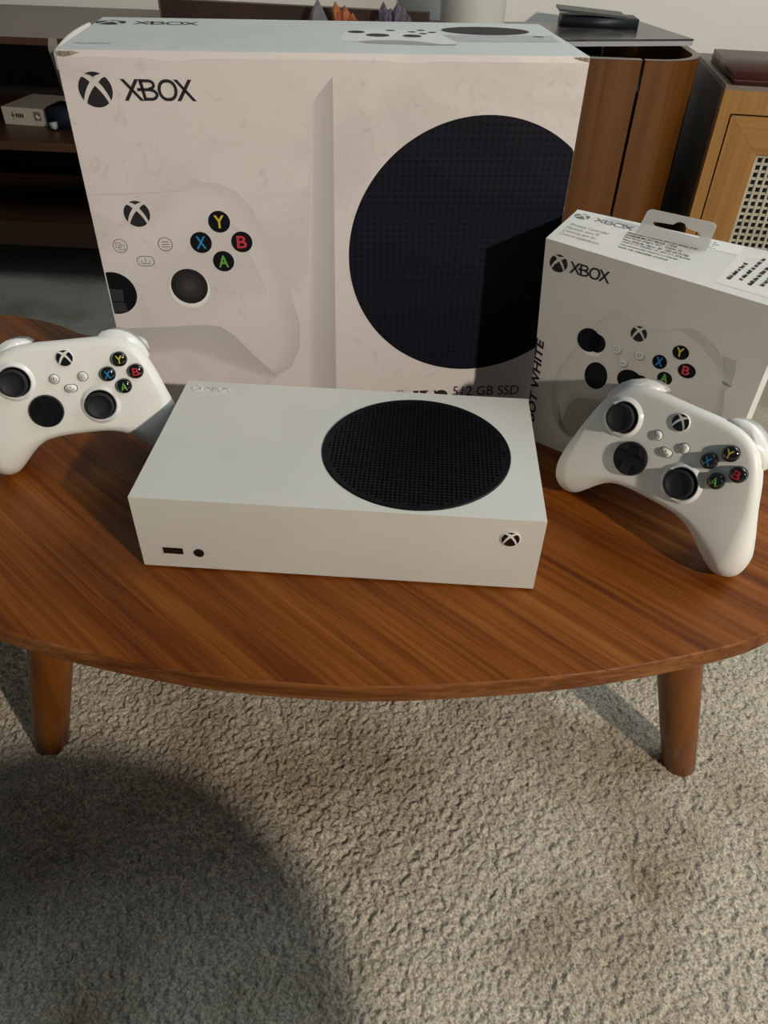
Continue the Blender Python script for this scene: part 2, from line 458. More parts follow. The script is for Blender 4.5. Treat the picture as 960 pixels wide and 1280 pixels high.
def carpet_pile():
    x0, x1, y0, y1, st = -.40, .86, -.27, .62, .00155
    xs = np.arange(x0, x1, st); ys = np.arange(y0, y1, st)
    X, Y = np.meshgrid(xs, ys)
    cell = .0036
    H = np.zeros_like(X)
    # warp so that the loops lie in irregular rows
    wx = X + .0022 * np.sin(Y * 420 + 3 * np.sin(X * 55)) + .0012 * np.sin(X * 610 + Y * 240)
    wy = Y + .0020 * np.sin(X * 380 + 2 * np.sin(Y * 70)) + .0012 * np.sin(Y * 700 - X * 150)
    gx = np.floor(wx / cell).astype(int); gy = np.floor(wy / (cell * 1.5)).astype(int)
    best = np.full(X.shape, 9.0); hb = np.zeros_like(X)
    tab = rng.random((512, 512, 3))
    for dx in (-1, 0, 1):
        for dy in (-1, 0, 1):
            ix = gx + dx; iy = gy + dy
            t = tab[ix % 512, iy % 512]
            px = (ix + t[..., 0]) * cell; py = (iy + t[..., 1]) * cell * 1.5
            d = ((wx - px) / cell) ** 2 + ((wy - py) / (cell * 1.6)) ** 2
            k = d < best
            best = np.where(k, d, best); hb = np.where(k, t[..., 2], hb)
    H = .0060 * np.sqrt(np.clip(1 - best / .85, 0, 1)) * (.55 + .6 * hb) + .0006 * rng.random(X.shape)
    H += .0012 * np.sin(X * 31 + 2 * np.sin(Y * 17)) * np.sin(Y * 27 + X * 9)
    edge = np.clip(np.minimum(np.minimum(X - x0, xs[-1] - X), np.minimum(Y - y0, ys[-1] - Y)) / .02, 0, 1)
    Z = .0015 + np.clip(H, 0, 1) * edge
    n, mm = X.shape
    co = np.stack([X, Y, Z], -1).reshape(-1, 3)
    i = (np.arange(n - 1)[:, None] * mm + np.arange(mm - 1)[None, :]).ravel()
    f = np.stack([i, i + 1, i + mm + 1, i + mm], 1)
    me = bpy.data.meshes.new('carpet_pile')
    me.vertices.add(len(co)); me.vertices.foreach_set('co', co.ravel())
    me.loops.add(len(f) * 4); me.loops.foreach_set('vertex_index', f.ravel().astype(np.int32))
    me.polygons.add(len(f)); me.polygons.foreach_set('loop_start', np.arange(0, len(f) * 4, 4, dtype=np.int32))
    me.update(); me.validate()
    for p in me.polygons: p.use_smooth = True
    o = link('carpet_pile', me, M['carpet'], floor)
    o['kind'] = 'stuff'
carpet_pile()

# ------------------------------------------------------------------ coffee table
def spline(ctrl, per=14):
    P = [Vector((*p, 0)) for p in ctrl]; n = len(P); out = []
    for i in range(n):
        a, b, c, d = P[i - 1], P[i], P[(i + 1) % n], P[(i + 2) % n]
        for k in range(per):
            t = k / per
            # centripetal-like Catmull-Rom
            q = 0.5 * ((2 * b) + (c - a) * t + (2 * a - 5 * b + 4 * c - d) * t * t + (3 * b - 3 * c + d - a) * t ** 3)
            out.append((q.x, q.y))
    return out
TABLE = [(-.3900, .1050), (-.3150, .0400), (-.2050, -.0150), (-.0759, -.0638), (.0364, -.0864), (.1200, -.0918), (.1863, -.0887), (.2858, -.0725),
         (.3655, -.0505), (.4289, -.0243), (.4740, .0150), (.5000, .0850), (.5000, .1600), (.4850, .2300), (.4450, .2950), (.3800, .3400),
         (.2800, .3600), (.1500, .3450), (.0000, .3250), (-.1000, .3240), (-.1722, .3400), (-.2052, .3571), (-.2420, .3700), (-.2850, .3743),
         (-.3500, .3500), (-.4000, .2900), (-.4200, .2000)]
outline = spline(TABLE)
table = thing('coffee_table', 'low kidney-shaped wooden coffee table on tapered legs carrying the console and boxes', 'table', (0, 0, 0))
prism('tabletop', outline, TH - .0138, TH, M['table'], table)
def edge_band():
    n = len(outline); vs = []; fs = []; prof = [(0, .0), (.0009, .0008), (.0011, .002), (.0011, .0135), (.0006, .0148), (-.003, .0150)]
    for i in range(n):
        a = Vector(outline[i - 1]); b = Vector(outline[(i + 1) % n]); t = (b - a).normalized(); nn = Vector((t.y, -t.x))
        for o, dz in prof: vs.append((outline[i][0] + nn.x * o, outline[i][1] + nn.y * o, TH - dz))
    k = len(prof)
    for i in range(n):
        j = (i + 1) % n
        for q in range(k - 1): fs.append((i * k + q, i * k + q + 1, j * k + q + 1, j * k + q))
    me = bpy.data.meshes.new('edge_band'); me.from_pydata(vs, [], fs); me.update()
    link('edge_band', me, M['edge'], table, smooth=True)
edge_band()
for (bx, by), (tx, ty) in (((-.177, .0535), (-.103, .070)), ((.4842, .081), (.405, .100)), ((-.26, .300), (-.185, .255)), ((.43, .290), (.365, .250))):
    pts = [(bx, by, .0005), (bx * .995 + tx * .005, by * .995 + ty * .005, .003)] + [(bx + (tx - bx) * t, by + (ty - by) * t, .003 + (TH - .018) * t) for t in (.25, .5, .75, 1)]
    tube('leg', pts, [.0140, .0165, .0188, .0208, .0228, .0245], M['leg'], table, n=28)

# ------------------------------------------------------------------ game console lying flat
con = thing('game_console', 'white rectangular game console lying flat with round black vent on top', 'game console', (0, 0, TH))
CW, CD, CH = .275, .151, .0635
box('shell', 0, CW, 0, CD, .0018, CH, M['console'], con, bevel=.0012, seg=3)
for fx in (.02, CW - .02):
    for fy in (.02, CD - .02):
        lathe('foot', [(.006, 0), (.006, .002)], M['rubber'], con, n=20, cx=fx, cy=fy)
def vent():
    cx, cy, R = .1880, .0712, .0680
    lathe('vent_rim', [(R, CH - .001), (R, CH + .0006), (R - .0006, CH + .0011), (R - .0016, CH + .0011), (R - .0024, CH + .0008), (R - .0042, CH + .0008), (R - .0042, CH + .0001)], M['vent'], con, n=96, cx=cx, cy=cy)
    # plate with a square field of real recessed holes
    p = .00315; k = int(2 * R / p) + 1
    vs = []; fs = []
    for i in range(-k // 2, k // 2 + 1):
        for j in range(-k // 2, k // 2 + 1):
            x, y = i * p, j * p
            rr = math.hypot(x, y)
            if rr > R - .0024: continue
            h = p / 2; q = p * .30 if rr < R - .0048 else 0
            z = CH + .0007
            b = len(vs)
            vs += [(cx + x - h, cy + y - h, z), (cx + x + h, cy + y - h, z), (cx + x + h, cy + y + h, z), (cx + x - h, cy + y + h, z)]
            if q == 0: fs.append((b, b + 1, b + 2, b + 3)); continue
            vs += [(cx + x - q, cy + y - q, z), (cx + x + q, cy + y - q, z), (cx + x + q, cy + y + q, z), (cx + x - q, cy + y + q, z)]
            vs += [(cx + x - q, cy + y - q, CH + .0001), (cx + x + q, cy + y - q, CH + .0001), (cx + x + q, cy + y + q, CH + .0001), (cx + x - q, cy + y + q, CH + .0001)]
            for a in range(4):
                c = (a + 1) % 4
                fs.append((b + a, b + c, b + 4 + c, b + 4 + a)); fs.append((b + 4 + a, b + 4 + c, b + 8 + c, b + 8 + a))
            fs.append((b + 8, b + 9, b + 10, b + 11))
    me = bpy.data.meshes.new('vent_grille'); me.from_pydata(vs, [], fs); me.update()
    o = link('vent_grille', me, M['vent'], con); o['kind'] = 'stuff'
vent()
cfront = lambda x, z: (x / 1000, -.0004, z / 1000)
usb = flat_print('usb_port', [[(15.4, 13.4), (30.5, 13.4), (30.5, 20.8), (15.4, 20.8)]], cfront, M['console'], con)
flat_print('port_opening', [[(16.2, 14.9), (30.3, 14.9), (30.3, 20.5), (16.2, 20.5)]], lambda x, z: (x / 1000, -.0007, z / 1000), M['gloss_black'], usb)
flat_print('port_tongue', [[(17.5, 18.0), (29.0, 18.0), (29.0, 19.3), (17.5, 19.3)]], lambda x, z: (x / 1000, -.0010, z / 1000), M['black'], usb)
pb = lathe('pair_button', [(.0036, 0), (.0036, .0006), (.0030, .0010), (0, .0011)], M['gloss_black'], con, n=28)
pb.location = (.0412, 0, .0167); pb.rotation_euler = (PI / 2, 0, 0)
flat_print('pair_mark', ring2d(47.6, 16.7, .9, 1.2, 12) + ring2d(47.6, 16.7, .3, .5, 8), cfront, M['card_edge'], con)
pw = lathe('power_button', [(.0068, 0), (.0068, .0005), (.0062, .0008), (0, .0008)], M['ink_white'], con, n=40)
pw.location = (.2533, 0, .0472); pw.rotation_euler = (PI / 2, 0, 0)
flat_print('emblem', place2d(emblem(), .0060, .0060, 0, 0), lambda x, y: (x, y, .00095), M['gloss_black'], pw)
# raised lettering on the far left of the top
def emboss(name, polys, mapf, h, m, parent):
    vs = []; fs = []
    for poly in polys:
        n = len(poly); b = len(vs)
        vs += [mapf(*p, 0) for p in poly] + [mapf(*p, h) for p in poly]
        for i in range(n): fs.append((b + i, b + (i + 1) % n, b + n + (i + 1) % n, b + n + i))
        for t in tessellate_polygon([[Vector((p[0], p[1], 0)) for p in poly]]): fs.append(tuple(b + n + i for i in t))
    me = bpy.data.meshes.new(name); me.from_pydata(vs, [], fs); me.update()
    bm = bmesh.new(); bm.from_mesh(me); bmesh.ops.recalc_face_normals(bm, faces=bm.faces); bm.to_mesh(me); bm.free()
    return link(name, me, m, parent)
emboss('embossed_logo', place2d(emblem(), 4.4, 4.4, 10.5, 140) + place2d(xbox_word(), 5.6, 5.6, 17.5, 137.2), lambda x, y, h: (x / 1000, y / 1000, CH + h), .0006, M['console'], con)

# ------------------------------------------------------------------ controllers
def sample_outline():
    half = [(0, 41.6), (10, 41.7), (22, 41.7), (30, 41.2), (38, 39.8), (46, 36.6), (53, 31), (58, 24), (63, 13), (67, 1), (71, -12), (75, -25),
            (78, -37), (78.6, -45), (76.5, -54), (71.2, -59.6), (64, -61.6), (56.5, -59), (49, -52), (41, -43.5), (33.5, -37.2), (25.5, -33.2), (15, -31.6), (0, -31.2)]
    pts = half + [(-x, y) for x, y in half[-2:0:-1]]
    P = [Vector((*p, 0)) for p in pts]; n = len(P); out = []
    for i in range(n):
        a, b, c, d = P[i - 1], P[i], P[(i + 1) % n], P[(i + 2) % n]
        for k in range(8):
            t = k / 8
            q = 0.5 * ((2 * b) + (c - a) * t + (2 * a - 5 * b + 4 * c - d) * t * t + (3 * b - 3 * c + d - a) * t ** 3)
            out.append((q.x, q.y))
    return np.array(out)
OUT = sample_outline()

def controller_body():
    """one closed surface: domed face, rounded shoulders, deep back and two grips (mm -> m)"""
    xm = OUT[:, 0].max() - .02
    nx, ny = 150, 64
    u = np.sin(np.linspace(-PI / 2, PI / 2, nx)) * .55 + np.linspace(-1, 1, nx) * .45
    xs = u * xm
    A, B = OUT, np.roll(OUT, -1, 0)
    def chord(x):
        ys = []
        for (x0, y0), (x1, y1) in zip(A, B):
            if (x0 - x) * (x1 - x) <= 0 and abs(x1 - x0) > 1e-9: ys.append(y0 + (y1 - y0) * (x - x0) / (x1 - x0))
        return (min(ys), max(ys)) if ys else (0, 0)
    ch = np.array([chord(x) for x in xs])
    t = (1 - np.cos(np.linspace(0, PI, ny))) / 2
    X = np.repeat(xs[:, None], ny, 1); Y = ch[:, :1] + (ch[:, 1:] - ch[:, :1]) * t[None, :]
    P = np.stack([X, Y], -1).reshape(-1, 2)
    d = np.full(len(P), 1e9)
    for a, b in zip(A, B):
        ab = b - a; q = np.clip(((P - a) @ ab) / (ab @ ab + 1e-12), 0, 1)
        d = np.minimum(d, np.hypot(*(P - (a + q[:, None] * ab)).T))
    d = d.reshape(nx, ny)
    drop = .0055 * np.clip(-26 - Y, 0, 99) ** 2 + .0016 * np.clip(np.abs(X) - 42, 0, 99) ** 2
    def fil(d, R): return 1 - np.sqrt(np.clip(1 - (1 - np.clip(d / R, 0, 1)) ** 2, 0, 1))
    grip = np.exp(-(((np.abs(X) - 56) / 22) ** 2 + ((Y + 36) / 32) ** 2))
    gm = np.clip((-6 - Y) / 34, 0, 1)
    RF = 5.5 + 6.5 * gm * np.clip((np.abs(X) - 25) / 30, 0, 1)
    depth = 23 + 11 * grip
    zf = -RF * fil(d, RF * 1.15) - drop - 1.2 * fil(d, 26)
    zr = -RF - drop - 1.2
    zb = zr - depth * np.sqrt(np.clip(1 - (1 - np.clip(d / (20 - 9 * gm), 0, 1)) ** 2, 0, 1))
    ZF = np.where(d < 1e-6, zr, zf); ZB = np.where(d < 1e-6, zr, zb)
    vs = np.concatenate([np.stack([X, Y, ZF], -1).reshape(-1, 3), np.stack([X, Y, ZB], -1).reshape(-1, 3)]) / 1000
    fs = []
    o2 = nx * ny
    for i in range(nx - 1):
        for j in range(ny - 1):
            a = i * ny + j
            fs.append((a, a + ny, a + ny + 1, a + 1)); fs.append((o2 + a, o2 + a + 1, o2 + a + ny + 1, o2 + a + ny))
    me = bpy.data.meshes.new('body'); me.from_pydata(vs.tolist(), [], fs)
    bm = bmesh.new(); bm.from_mesh(me)
    bmesh.ops.remove_doubles(bm, verts=bm.verts, dist=2e-5)
    bmesh.ops.holes_fill(bm, edges=[e for e in bm.edges if e.is_boundary], sides=200)
    bmesh.ops.recalc_face_normals(bm, faces=bm.faces)
    bm.to_mesh(me); bm.free()
    for p in me.polygons: p.use_smooth = True
    return me

STICKS = ((-.0391, .0153), (.0185, -.0088))
def make_controller():
    root = thing('game_controller', 'x', 'game controller', (0, 0, 0))
    link('body', controller_body(), M['plastic'], root)
    # shoulder bumpers and triggers
    for s in (-1, 1):
        outer = [(24, 41.2), (28, 44.0), (34, 45.0), (41, 44.2), (47.5, 41.0), (53, 36.2), (57.2, 30), (60, 23.5)]
        inner = [(57, 21), (53.5, 27), (49, 32), (43, 35.5), (36, 38), (26, 39)]
        pts = [(s * x / 1000, y / 1000) for x, y in outer + inner]
        if s < 0: pts = pts[::-1]
        prism('bumper', pts, -.027, -.0068, M['gloss_white'], root, bevel=.0016, seg=3, smooth=True)
        bm = bmesh.new(); bmesh.ops.create_uvsphere(bm, u_segments=28, v_segments=16, radius=1)
        for v in bm.verts:
            x, y, z = v.co
            e = lambda q: math.copysign(abs(q) ** .75, q)
            v.co = (s * .0440 + e(x) * .0150, .0245 + e(y) * .0120, -.0325 + e(z) * .0115)
        bm_obj('trigger', bm, M['plastic'], root, smooth=True)
    # sticks
    for cx, cy in STICKS:
        ring = lathe('stick_ring', [(.0155, -.0006), (.0143, .0006), (.0132, .0019), (.0124, .0024), (.0116, .0018), (.0111, -.0005), (.0109, -.0020)], M['gloss_white'], root, n=56, cx=cx, cy=cy)
        lathe('stick_well', [(.0112, .0002), (.0, .0002)], M['black'], ring, n=40, cx=cx, cy=cy)
        st = lathe('thumbstick', [(.0080, .0002), (.0086, .0022), (.0100, .0036), (.0104, .0046), (.0104, .0058), (.0099, .0067), (.0089, .0070), (.0076, .0064), (.0068, .0056), (.004, .0051), (0, .0050)], M['rubber'], root, n=56, cx=cx, cy=cy)
    # directional pad: round glossy dish with a raised cross
    dx, dy = -.0214, -.0092
    dp = lathe('directional_pad', [(.0126, -.001), (.0126, .0016), (.0120, .0030), (.0108, .0030), (.0060, .0018), (.0, .0014)], M['pad_black'], root, n=64, cx=dx, cy=dy)
    bm = bmesh.new(); w = .0037; r = .0105
    add_box(bm, dx - r, dx + r, dy - w, dy + w, .0008, .0033); add_box(bm, dx - w, dx + w, dy - r, dy + r, .0008, .00332)
    bm_obj('cross', bm, M['pad_black'], dp, bevel=.0005)
    # guide button
    g = lathe('guide_button', [(.0064, -.0008), (.0064, .0007), (.0060, .0011), (0, .0012)], M['ink_white'], root, n=48, cx=0, cy=.0292)
    flat_print('emblem', place2d(emblem(), .0059, .0059, 0, .0292), lambda x, y: (x, y, .00135), M['gloss_black'], g)
    # view, menu, share
    def small(cx, cy, icon, name, rx=.0035, ry=.0035):
        pts = ell(cx, cy, rx, ry, 32) if rx == ry else round_rect(cx - rx, cx + rx, cy - ry, cy + ry, ry * .98)
        groove = [(cx + (x - cx) * 1.13, cy + (y - cy) * 1.13) for x, y in pts]
        b = prism(name, pts, -.001, .0013, M['plastic'], root, bevel=.0005, seg=2, smooth=True)
        flat_print('groove', [groove], lambda x, y: (x, y, .00018), M['black'], b)
        flat_print('icon', [[(cx + x, cy + y) for x, y in q] for q in icon], lambda x, y: (x, y, .00140), M['ink_grey'], b)
    frame = lambda x0, x1, y0, y1, w: [[(x0, y0), (x1, y0), (x1, y0 + w), (x0, y0 + w)], [(x0, y1 - w), (x1, y1 - w), (x1, y1), (x0, y1)], [(x0, y0), (x0 + w, y0), (x0 + w, y1), (x0, y1)], [(x1 - w, y0), (x1, y0), (x1, y1), (x1 - w, y1)]]
    small(-.0108, .0143, frame(-.0019, .0006, -.0002, .0017, .0004) + frame(-.0006, .0020, -.0017, .0004, .0004), 'view_button')
    small(.0098, .0140, [[(-.0017, y), (.0017, y), (.0017, y + .0004), (-.0017, y + .0004)] for y in (-.0014, -.0002, .0010)], 'menu_button')
    small(-.0005, .0060, [[(-.0020, -.0013), (.0020, -.0013), (.0020, -.0009), (-.0020, -.0009)], [(-.0020, -.0013), (-.0016, -.0013), (-.0016, .0003), (-.0020, .0003)], [(.0016, -.0013), (.0020, -.0013), (.0020, .0003), (.0016, .0003)],
                          [(-.0002, -.0003), (.0002, -.0003), (.0002, .0014), (-.0002, .0014)], [(-.0009, .0007), (.0009, .0007), (0, .0016)]], 'share_button', .0044, .0029)
    # face buttons
    for ch, cx, cy, mt in (('Y', .0391, .0246, 'yellow'), ('X', .0287, .0142, 'blue'), ('B', .0495, .0142, 'red'), ('A', .0388, .0038, 'green')):
        b = lathe('face_button', [(.0057, -.001), (.0057, .0028), (.0053, .0041), (.0042, .0050), (.0023, .0054), (0, .0055)], M['gloss_black'], root, n=44, cx=cx, cy=cy)
        flat_print('letter', text_fit(ch, cx - .0025, cy - .0030, .0050, .0060, bold=.012), lambda x, y, cx=cx, cy=cy: (x, y, .00585 - 26 * ((x - cx) ** 2 + (y - cy) ** 2)), M[mt], b)
    return root

ctl_l = make_controller()
ctl_l['label'] = 'white wireless controller at left, leaning by the console\'s shorter left side'
ctl_l['group'] = 'white controllers on the coffee table'
ctl_r = copy_tree(ctl_l)
ctl_r['label'] = 'white wireless controller at right, leaning in front of the smaller box'
def pose(o, loc, deg):
    o.rotation_euler = Euler([math.radians(a) for a in deg], 'XYZ')
    o.location = (loc[0], loc[1], loc[2] + TH)
    mn = 9
    R = o.rotation_euler.to_matrix()
    for ch in o.children:
        if ch.name.startswith('body'):
            co = np.empty(len(ch.data.vertices) * 3); ch.data.vertices.foreach_get('co', co)
            mn = ((co.reshape(-1, 3) @ np.array(R).T)[:, 2]).min() + o.location.z
    print('controller lowest above table', round(mn - TH, 4))
    return mn - TH
pose(ctl_l, (-.0773, .1096, .0694), (71.83, -1.115, 16.71))
pose(ctl_r, (.3617, .0674, .0698), (70.32, .95, -41.25))

# ------------------------------------------------------------------ the big box of the console
BH, BW, BD = .285, .3721, .158
ang = math.radians(7.996)
bigbox = thing('console_box', 'large worn white cardboard box with a big black printed circle, standing behind the console', 'box', (-.0732, .2027, TH), (0, 0, ang))
def bigshell():
    bm = bmesh.new()
    # slightly worn: the front top edge is dented in two places
    nx = 60
    f0 = [bm.verts.new((BW * i / nx, 0, 0)) for i in range(nx + 1)]
    def dent(x):
        return .0022 * math.exp(-((x - .078) / .012) ** 2) + .0016 * math.exp(-((x - .243) / .010) ** 2)
    f1 = [bm.verts.new((BW * i / nx, 0, BH - .004 - dent(BW * i / nx))) for i in range(nx + 1)]
    f2 = [bm.verts.new((BW * i / nx, .0012, BH)) for i in range(nx + 1)]
    b1 = [bm.verts.new((BW * i / nx, BD, BH)) for i in range(nx + 1)]
    b0 = [bm.verts.new((BW * i / nx, BD, 0)) for i in range(nx + 1)]
    rows = [f0, f1, f2, b1, b0]
    for a, b in zip(rows, rows[1:] + [f0]):
        for i in range(nx): bm.faces.new((a[i], a[i + 1], b[i + 1], b[i]))
    bm.faces.new([r[0] for r in rows][::-1]); bm.faces.new([r[-1] for r in rows])
    o = bm_obj('carton', bm, M['card_big'], bigbox)
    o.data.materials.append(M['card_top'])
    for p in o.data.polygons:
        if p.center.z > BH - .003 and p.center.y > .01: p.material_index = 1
    return o
bigshell()
F = lambda s, z, k=0: (s / 1000, -.00006 - k * .00004, z / 1000)
T = lambda s, n, k=0: (s / 1000, n / 1000, BH + .00006 + k * .00004)
lay = lambda k: (lambda s, z: F(s, z, k))
layt = lambda k: (lambda s, z: T(s, z, k))
c3 = lambda f: tuple(c * f for c in BIGCOL)
# printed shaded side of the pictured console
strip_l = [(171.7, 253.2), (166.5, 154.9), (160.5, 26), (160, 3)]; strip_r = [(188.2, 271.1), (187.2, 154.8), (186.2, 24), (186, 3)]
polys = []; cols = []
rows = 24
for i in range(rows):
    def at(L, t):
        zs = [p[1] for p in L]; z = L[0][1] + (L[-1][1] - L[0][1]) * t
        for a, b in zip(L, L[1:]):
            if b[1] <= z <= a[1]:
                q = (a[1] - z) / (a[1] - b[1]); return (a[0] + (b[0] - a[0]) * q, z)
        return L[-1]
    a0, a1 = at(strip_l, i / rows), at(strip_l, (i + 1) / rows); b0, b1 = at(strip_r, i / rows), at(strip_r, (i + 1) / rows)
    dk = .66
    m0 = ((a0[0] * .75 + b0[0] * .25), a0[1] * .75 + b0[1] * .25); m1 = ((a1[0] * .75 + b1[0] * .25), a1[1] * .75 + b1[1] * .25)
    polys.append([a1, m1, m0, a0]); cols.append([c3(1), c3(.80), c3(.80), c3(1)])
    polys.append([m1, b1, b0, m0]); cols.append([c3(.80), c3(dk), c3(dk), c3(.80)])
flat_print('printed_console_side', polys, lay(1), M['vcol'], bigbox, cols)
# printed speaker disc
cx, cz, r = 304.6, 141.2, 105.9
disc = [p for p in ell(cx, cz, r, r, 160)]
clip = []
for (s, z) in disc:
    clip.append((min(s, 372.0), z))
flat_print('printed_speaker', [clip], lay(1), M['dots'], bigbox)
# printed controller
def inset(poly, dd):
    n = len(poly); out = []
    ar = sum(poly[i][0] * poly[(i + 1) % n][1] - poly[(i + 1) % n][0] * poly[i][1] for i in range(n))
    s = 1 if ar > 0 else -1
    for i in range(n):
        a = Vector(poly[i - 1]); b = Vector(poly[i]); c = Vector(poly[(i + 1) % n])
        t = (c - a).normalized(); out.append((b.x - t.y * dd * s, b.y + t.x * dd * s))
    return out
def soften(poly, per=4):
    P = [Vector((*p, 0)) for p in poly]; n = len(P); out = []
    for i in range(n):
        a, b, c, d = P[i - 1], P[i], P[(i + 1) % n], P[(i + 2) % n]
        for k in range(per):
            t = k / per; q = 0.5 * ((2 * b) + (c - a) * t + (2 * a - 5 * b + 4 * c - d) * t * t + (3 * b - 3 * c + d - a) * t ** 3)
            out.append((q.x, q.y))
    return out
def strip_between(A, B, ca, cb):
    """quads between two open lines with as many points"""
    polys = []; cols = []
    for i in range(len(A) - 1):
        polys.append([A[i], A[i + 1], B[i + 1], B[i]]); cols.append([ca[i], ca[i + 1], cb[i + 1], cb[i]])
    return polys, cols
right_edge = [(70.7, 193.2), (76, 198), (79.5, 200.0), (97.4, 199.1), (112.7, 192.7), (123.4, 180.1), (134.4, 153.1), (148.3, 117.4), (155.9, 81.9), (154.8, 59.8), (146.4, 40.3), (133.2, 32.1)]
inner_edge = [(70.7, 190), (76, 190), (80, 189), (95, 186), (103, 181), (108, 172), (118, 146), (130, 112), (136, 82), (135, 64), (131, 50), (125, 42)]
dk = [.90, .88, .88, .86, .86, .86, .88, .86, .82, .80, .78, .74]
P1, K1 = strip_between(right_edge, inner_edge, [c3(k) for k in dk], [c3(1.0)] * len(dk))
P2, K2 = strip_between([(1, 190.6), (40, 191.6), (70.7, 193.2)], [(1, 188.6), (40, 189.6), (70.7, 191.0)], [c3(.82)] * 3, [c3(1)] * 3)
under_a = [(1, 79.6), (40, 81), (75.9, 82.3), (87.9, 80.6), (99.2, 71.4), (116.7, 49.4), (133.2, 32.1)]
under_b = [(1, 60.0), (30, 61), (58.9, 62.9), (72, 57.5), (86, 51.1), (108, 38.9), (131.2, 29.5)]
P3, K3 = strip_between(under_a, under_b, [c3(.70)] * 7, [c3(.80)] * 7)
under_c = [(1, 52.0), (30, 54), (56, 54), (70, 49.5), (84, 44.1), (106, 33.9), (130.2, 27.5)]
P4, K4 = strip_between(under_b, under_c, [c3(.80)] * 7, [c3(1.0)] * 7)
flat_print('printed_controller', P1 + P2 + P3 + P4, lay(2), M['vcol'], bigbox, K1 + K2 + K3 + K4)
btn = []
for s, z, rr in ((34.7, 175.8, 9.9), (96.9, 169.6, 8.5), (80.7, 153.3, 8.5), (113.0, 153.6, 8.4), (96.8, 137.9, 8.5)):
    if rr != 9.9: btn.append(ell(s, z, rr, rr, 36))
btn.append([(max(1.0, x), y) for x, y in ell(4.5, 111.5, 18.2, 18.2, 48)])
for q in btn: flat_print('printed_button', [q], lay(3), M['print_black'], bigbox)
flat_print('printed_guide_emblem', place2d(emblem(), 9.9, 9.9, 34.7, 175.8), lay(3), M['ink'], bigbox)
for ch, s, z, mt in (('Y', 96.9, 169.6, 'yellow'), ('X', 80.7, 153.3, 'blue'), ('B', 113.0, 153.6, 'red'), ('A', 96.8, 137.9, 'green')):
    flat_print('printed_letter', text_fit(ch, s - 4, z - 5, 8, 10, bold=.015), lay(5), M[mt], bigbox)
def shades(cx, cz, list_rc, k, name, parent, mapper):
    P = []; K = []
    for (r0, v0), (r1, v1) in zip(list_rc, list_rc[1:]):
        q = ring2d(cx, cz, r0, r1, 40)
        P += q; K += [[(v0,) * 3, (v1,) * 3, (v1,) * 3, (v0,) * 3]] * 40
    return flat_print(name, P, mapper, M['vcol'], parent, K)
flat_print('printed_stick_ring', ring2d(66.5, 114.6, 10, 16.4, 40), lay(3), M['label'], bigbox)
shades(66.5, 116.9, [(0.01, .05), (6, .028), (9.5, .016), (10, .035), (10.6, .012), (15.0, .010)], 4, 'printed_stick', bigbox, lay(4))
# two paler fields of the pictured pad
flat_print('printed_pad_cross', [[(1.2, 105), (11, 104), (12, 114.5), (1.2, 115.5)], [(1.2, 94.5), (12.5, 95.5), (11.5, 103), (1.2, 104)]], lay(5), plain('pad_shade', (.030, .031, .036), rough=.4), bigbox)
small_icons = ring2d(17.1, 150.9, 5.1, 5.7) + ring2d(52.5, 152.1, 5.1, 5.7)
small_icons += ribbon(round_rect(28, 41.5, 134.6, 142.4, 3.8), .6, True)
small_icons += ribbon([(14, 153.5), (17.5, 153.5), (17.5, 149.5), (14, 149.5)], .6, True) + ribbon([(16, 151.5), (20.3, 151.5), (20.3, 147.8), (16, 147.8)], .6, True)
small_icons += [[(49.5, z), (55.5, z), (55.5, z + .6), (49.5, z + .6)] for z in (149.9, 151.8, 153.7)]
small_icons += ribbon([(31.6, 139), (31.6, 136.6), (38, 136.6), (38, 139)], .6) + ribbon([(34.8, 137.8), (34.8, 141)], .6)
flat_print('printed_small_icons', small_icons, lay(4), M['ink_grey'], bigbox)
# lettering of the front
flat_print('printed_logo', place2d(emblem(), 11.6, 11.2, 22.1, 261.1) + place2d(xbox_word(), 14.4, 13.6, 40.0, 254.4), lay(3), M['ink'], bigbox)
flat_print('printed_capacity', text_fit('512 GB SSD', 295.5, 7.2, 63.0, 10.0), lay(3), M['ink'], bigbox)
ic = text_fit('120', 241.0, 9.5, 8.0, 4.6)
ic += [[(257.8, 13.2), (263.5, 13.2), (262.6, 10.9), (258.8, 10.4)], [(263.8, 13.2), (272.6, 13.4), (267.2, 6.8), (262.5, 6.4), (265, 10.2)]]
ic += ell(284.0, 8.6, 6.6, 5.0, 30, 0, PI * 1.5)[:22] and [ell(284.5, 8.6, 6.2, 5.0, 26, -PI * .35, PI * .95) + [(282.0, 8.0)]]
ic += [[(277, 13.4), (279, 13.4), (282.5, 5.2), (280.5, 5.2)]]
flat_print('printed_icons', ic, lay(3), M['ink'], bigbox)
# lettering and picture on the top
flat_print('printed_top_logo', place2d(emblem(), 12.0, 12.4, 12.2, 128.2) + place2d(xbox_word(), 15.2, 17.5, 29.5, 119.5), layt(1), M['ink'], bigbox)
flat_print('printed_caption', text_fit('ALL-DIGITAL', 7.0, 25.5, 25.0, 5.5), layt(1), M['ink'], bigbox)
tcb = [(195.6, 68.5), (199.0, 92), (206, 106), (218, 111.5), (245.7, 112.5), (262, 112), (271.0, 103.5), (279, 80), (284.5, 53), (281, 42.6), (271, 44), (255, 55), (240.4, 59.9), (222, 58.2), (210, 52), (203.0, 49.5), (197, 55)]
ccol = (.70, .72, .71)
flat_print('pictured_console_top', [[(278.1, 90.0), (352.5, 92.4), (367.2, 92.4), (365.8, 61.2), (283.9, 56.5)]], layt(1), plain('print_pale_grey', (.42, .45, .46), rough=.5), bigbox)
flat_print('pictured_controller', [tcb], layt(2), plain('print_white', (.68, .71, .71), rough=.5), bigbox)
